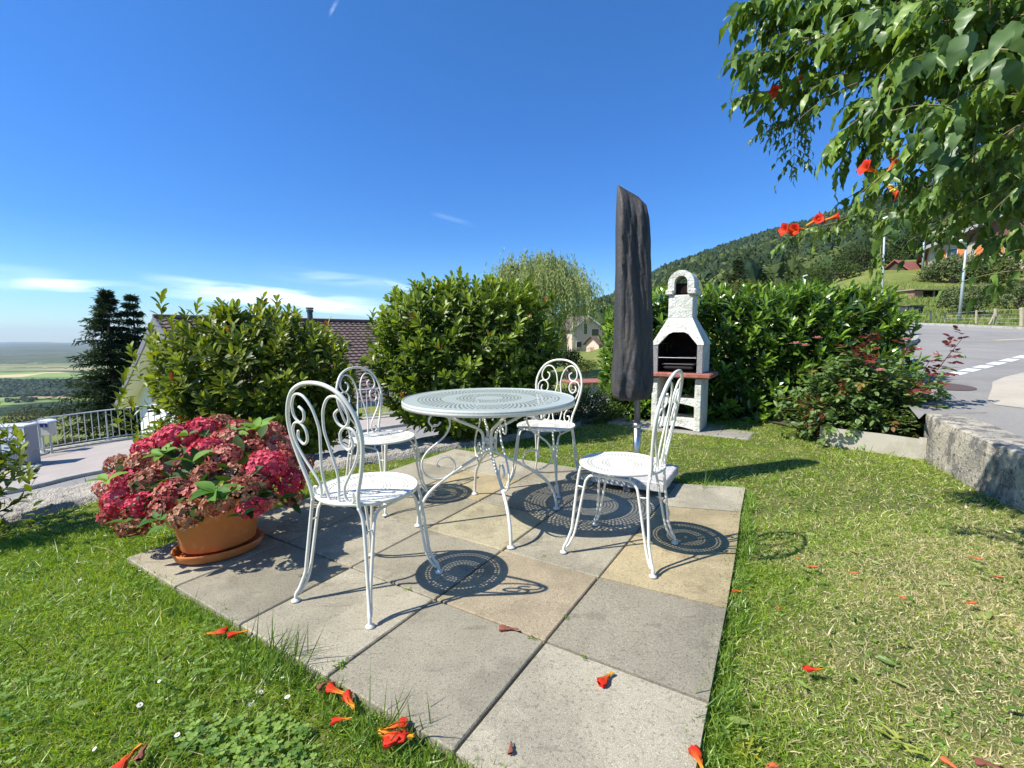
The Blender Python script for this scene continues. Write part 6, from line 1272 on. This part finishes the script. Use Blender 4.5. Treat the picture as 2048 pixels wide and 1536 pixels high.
# clover and broad leaves
CLV = (np.array([(0, 0, 0), (-.42, .35, .03), (-.42, .75, .05), (0, .95, .02), (.42, .75, .05), (.42, .35, .03)], float), [np.array([[0, 5, 4, 3], [0, 3, 2, 1]])])
for n, box, s_ in ((4200, (-3.0, .4, -.1, 2.2), .010), (1400, (.5, .4, 3.0, 3.2), .012), (2400, (-.9, .45, .2, 1.2), .013)):
    x, y = lawn_pts(n, box); k = visible(x, y) & (noise2(x * 4, y * 4, 9) > -.1); x, y = x[k], y[k]; N = len(x); a = rs.uniform(0, 6.28, N); z = lawn_z(x, y) + rs.uniform(.006, .026, N) * (x < .3) + .006; c_ = mixc((.10, .20, .03), (.34, .48, .10), rs.uniform(size=N)); P = np.c_[x, y, z]
    for q in range(3): aa = a + q * 2.094; scatter(mb, CLV, P, np.c_[np.cos(aa), np.sin(aa), rs.uniform(-.1, .35, N)], s_ * rs.uniform(.7, 1.3, N), c_)
# scattered broad weed leaves
x, y = lawn_pts(650, (-3.2, .4, 3.4, 3.4)); k = visible(x, y); x, y = x[k], y[k]; N = len(x); a = rs.uniform(0, 6.28, N); scatter(mb, LEAF, np.c_[x, y, lawn_z(x, y) + rs.uniform(.005, .03, N)], np.c_[np.cos(a), np.sin(a), rs.uniform(0, .5, N)], rs.uniform(.025, .055, N), mixc((.12, .22, .03), (.34, .42, .12), rs.uniform(size=N)), roll=rs.normal(size=N) * .3)
tag(mb.build('grass', grassM), 'short patchy lawn grass with clover, dry and yellowish on the right', 'grass', None, 'stuff')
# grass on the near verge slope and hillside
mb = MB(); N = 26000; px_ = rs.uniform(1600, 2120, N); d = rs.uniform(24, 60, N) ; P = np.array([far(a, 640, b) for a, b in zip(px_[:9000], d[:9000])]); P[:, 2] = terr(P[:, 0] / P[:, 1], P[:, 1]) - .06; k = P[:, 1] > 25.5
n = int(k.sum()); scatter(mb, BLADE, P[k], np.c_[rs.normal(size=n) * .3, rs.normal(size=n) * .3, np.ones(n)], rs.uniform(.15, .4, n), mixc((.09, .14, .02), (.26, .30, .07), rs.uniform(size=n)), Nrm=rs.normal(size=(n, 3)), wid=rs.uniform(.04, .09, n))
tag(mb.build('meadow_grass', grassM), 'tufts of meadow grass on the slope beyond the upper road', 'grass', None, 'stuff')

# ---- weeds in the slab joints and beside the patio
def weed(x, y, s_, n, label, ca=(.08, .16, .02), cb=(.24, .34, .05), z=.0, tall=.4, cat='weed', wr=.5):
    p = at(x, y, z); t = MB(); a = rs.uniform(0, 6.28, n); Q = np.tile(p, (n, 1)) + rs.normal(size=(n, 3)) * [s_ * .3, s_ * .3, 0]; scatter(t, LEAF, Q, np.c_[np.cos(a), np.sin(a), rs.uniform(.1, 1.0, n) * tall * 2], s_ * rs.uniform(.5, 1.1, n), mixc(ca, cb, rs.uniform(size=n)), wid=s_ * wr)
    return solo(t, 'weed', leafM, label, cat, at_=tuple(p))
weed(817, 1178, .022, 9, 'small green weed in the joint beside the shadow of the left chair'); weed(683, 1330, .03, 16, 'green weed growing in the slab joint near the lower left patio edge', tall=.5)
weed(1066, 1277, .018, 22, 'trailing weed at the crossing of the slab joints', (.06, .10, .02), (.16, .2, .05), tall=.15); weed(1133, 1235, .016, 12, 'tiny weed in the joint right of the brown gravel slab', tall=.2); weed(1168, 1315, .02, 6, 'two leaved sprout in the joint near the fallen orange flower', tall=.2)
weed(1086, 1112, .014, 8, 'tiny weed behind the brown gravel slab', tall=.2); weed(1033, 1083, .012, 7, 'tiny weed at the front foot of the table', tall=.3)
weed(1458, 1215, .045, 16, 'upright weed with thin leaves at the right edge of the patio', (.06, .10, .03), (.14, .2, .05), -.03, 1.3, wr=.3); weed(1490, 1500, .05, 26, 'yellow green leafy weed at the lower right edge of the patio', (.22, .26, .02), (.42, .42, .05), -.03, .8, wr=.35)
weed(1795, 1480, .055, 12, 'yellowish broad leaved weed in the lower right lawn', (.22, .26, .04), (.42, .44, .10), -.02, .25); weed(1800, 1285, .04, 8, 'small yellowish plant in the middle of the right lawn', (.25, .28, .05), (.42, .42, .12), -.02, .2)
# daisies
dz = mat('daisy_white', (.80, .79, .76), .6); dy = mat('daisy_yellow', (.70, .45, .03), .6)
dm = MB(); nn_ = 12
for k in range(nn_):
    a = k * 2 * math.pi / nn_; dm.add([(0, 0, 0), (.0075 * math.cos(a - .2), .0075 * math.sin(a - .2), .001), (.008 * math.cos(a), .008 * math.sin(a), .001), (.0075 * math.cos(a + .2), .0075 * math.sin(a + .2), .001)], [np.array([[0, 1, 2, 3]])])
daisy0 = thing('daisy', 'small white daisy in the lawn', 'daisy', (0, 0, 0), 0, 'daisies dotted in the lawn'); dm.build('petals', dz, daisy0); q_ = MB(); q_.add(*lathe_vf([(.0001, .003), (.0026, .0015), (.0028, 0)], 8)); q_.build('disc', dy, daisy0); q_ = MB(); q_.add(*tube_vf([(0, 0, -.05), (0, 0, 0)], .0007, 5)); q_.build('stem', greenstemM, daisy0)
DPX = [(500, 1415), (522, 1390), (565, 1360), (447, 1412), (575, 1398), (430, 1440), (190, 1505), (355, 1478), (280, 1418), (320, 1370), (20, 1140), (95, 1150), (1806, 1042), (75, 1097), (160, 1165), (280, 1147), (210, 1072)]
for k, (x, y) in enumerate(DPX):
    o = daisy0 if k == 0 else copy_tree(daisy0); p = at(x, y, .0); p[2] = float(lawn_z(p[0], p[1])) + .048; o.location = p; o.rotation_euler = (rs.normal() * .35 - .2, rs.normal() * .35, rs.uniform(0, 6)); s_ = rs.uniform(.65, 1.05); o.scale = (s_,) * 3
    o['label'] = 'small white daisy in the clover patch at the lower left' if 400 < x < 700 else 'lone white daisy in the upper right lawn' if x > 700 else 'small white daisy in the lower left grass' if y > 1300 else 'tiny white daisy in the lawn beside the pot'
# fallen trumpet flowers
FALL = [(1020, 1256, 0, .062, (-1, .25, 0), 'red orange fallen trumpet flower on the joint between the brown slab and the grey slab'), (1213, 1353, 0, .062, (-.75, -.6, 0), 'orange fallen trumpet flower on the pale slab, with a yellow end'), (672, 1383, .005, .065, (-1, .3, 0), 'red fallen flower at the grass edge, just above the other single one'), (697, 1404, .005, .062, (-.7, .6, 0), 'dark centred red fallen flower touching the grass edge'),
        (686, 1436, -.0, .045, (-1, 0, 0), 'crumpled red flower lying in the grass left of the slabs'), (785, 1452, .01, .062, (.9, .35, 0), 'uppermost flower of the little heap on the lower left slab edge'), (780, 1472, .008, .066, (.8, -.2, 0), 'middle flower of the little heap on the lower left slab edge'), (800, 1476, .006, .070, (-.95, -.25, 0), 'lowest flower of the little heap, with long yellow tubes'), (775, 1466, .012, .06, (.9, -.5, 0), 'leftmost flower of the little heap on the slab edge'),
        (427, 1266, -.0, .06, (1, .1, 0), 'fallen red flower at the far left edge of the slabs, lying flat'), (478, 1265, .006, .055, (-1, -.5, 0), 'curled orange flower lying on the slab corner at the left edge'), (254, 1512, .0, .075, (-.2, -1, 0), 'orange yellow tubular flower in the lower left grass'), (285, 1500, -.0, .045, (.2, -1, 0), 'brownish wilted flower in the lower left grass'), (1023, 1493, .002, .03, (.1, -1, 0), 'small dry brown petal on the lowest slab'),
        (648, 1366, .0, .04, (-.5, -.5, 0), 'small wilted flower at the end of the slab joint'), (1475, 1182, -.01, .035, (-1, 0, 0), 'red flower at the right patio edge near the gold slab'), (1622, 1132, .0, .05, (1, .2, 0), 'curved orange flower in the middle of the right lawn'), (1705, 1145, .0, .04, (.8, -.5, 0), 'slim orange flower right of the curved one in the lawn'), (1598, 1117, -.005, .025, (0, 1, 0), 'tiny orange flower just above the curved one in the lawn'),
        (1715, 1103, -.005, .025, (1, .3, 0), 'dark red petal in the right lawn'), (1950, 1115, 0, .045, (.8, -.6, 0), 'red orange flower near the right edge of the lawn'), (1988, 1151, 0, .045, (1, 0, 0), 'dark red flower below it near the right edge of the lawn'), (1802, 1193, -.005, .035, (.6, -.8, 0), 'orange petal in the dry patch of the right lawn'), (1557, 1214, -.005, .025, (0, -1, 0), 'little orange petal near the right patio edge'),
        (1630, 1338, 0, .06, (-1, -.1, 0), 'long red flower with orange end in the lower right lawn'), (1398, 1520, .0, .06, (0, 1, 0), 'red flower at the lower right corner of the slabs'), (1905, 1530, 0, .05, (-.4, 1, 0), 'red petal at the bottom edge of the right lawn'), (1975, 1525, 0, .055, (-1, .6, 0), 'orange brown petal in the bottom right corner'), (1663, 1040, 0, .025, (1, .2, 0), 'small orange flower in the upper middle of the right lawn'), (1505, 929, 0, .028, (1, 0, 0), 'tiny orange petal behind the granite foot on the lawn'), (1400, 880, 0, .03, (1, 0, 0), 'small orange petal on the grass in front of the barbecue'), (1210, 1252, 0, .0, (1, 0, 0), ''), (1940, 1205, 0, .05, (1, .1, 0), 'faded orange petal in the dry grass near the right edge'), (1208 + 330, 1530, 0, .04, (1, .6, 0), 'orange petal at the bottom edge beside the yellow green weed')]
fadedM = mat('faded_petal', (.50, .12, .035), .8)
deadM = mat('wilted_petal', (.22, .07, .04), .8)
for k, (x, y, z, L, dr, lab) in enumerate(FALL):
    if L == 0: continue
    onp = inpoly(np.array([at(x, y, 0)[0]]), np.array([at(x, y, 0)[1]]), PATIO)[0]
    zz0 = (.0 if onp else -.004) + z; p = at(x, y, zz0 + L * .12); c = p - np.array(dr) / np.linalg.norm(dr) * L * .5; c[2] = zz0 + L * .11 + (.0 if not onp else 0)
    m_ = fadedM if (x > 1500 and L < .055) else deadM if ('brown' in lab or 'wilted' in lab) else petalM; L = L * (.85 if x > 1500 else 1); tmb = trumpet(c, np.array(dr) + [0, 0, -.03], L, flat=True)
    o = solo(tmb, 'fallen_flower', m_, lab, 'fallen flower', True, 'trumpet flowers dropped on the patio and lawn', at_=tuple(c))

# ================================================================== HAZE
import os
if not os.environ.get('NOHAZE'):
    hb = bpy.data.materials.new('haze'); hb.use_nodes = True; t = hb.node_tree; t.nodes.remove(t.nodes['Principled BSDF']); pv = NN(t, 'ShaderNodeVolumePrincipled'); pv.inputs['Color'].default_value = (.74, .88, 1.0, 1); pv.inputs['Density'].default_value = 2.6e-5; pv.inputs['Anisotropy'].default_value = 0.0
    t.links.new(pv.outputs[0], t.nodes['Material Output'].inputs['Volume'])
    mb = MB(); mb.add(*box_vf((0, 16000, 160), (76000, 34000, 1000))); tag(mb.build('haze', hb), 'faint blue haze over the valley and hills', 'haze', None, 'stuff')
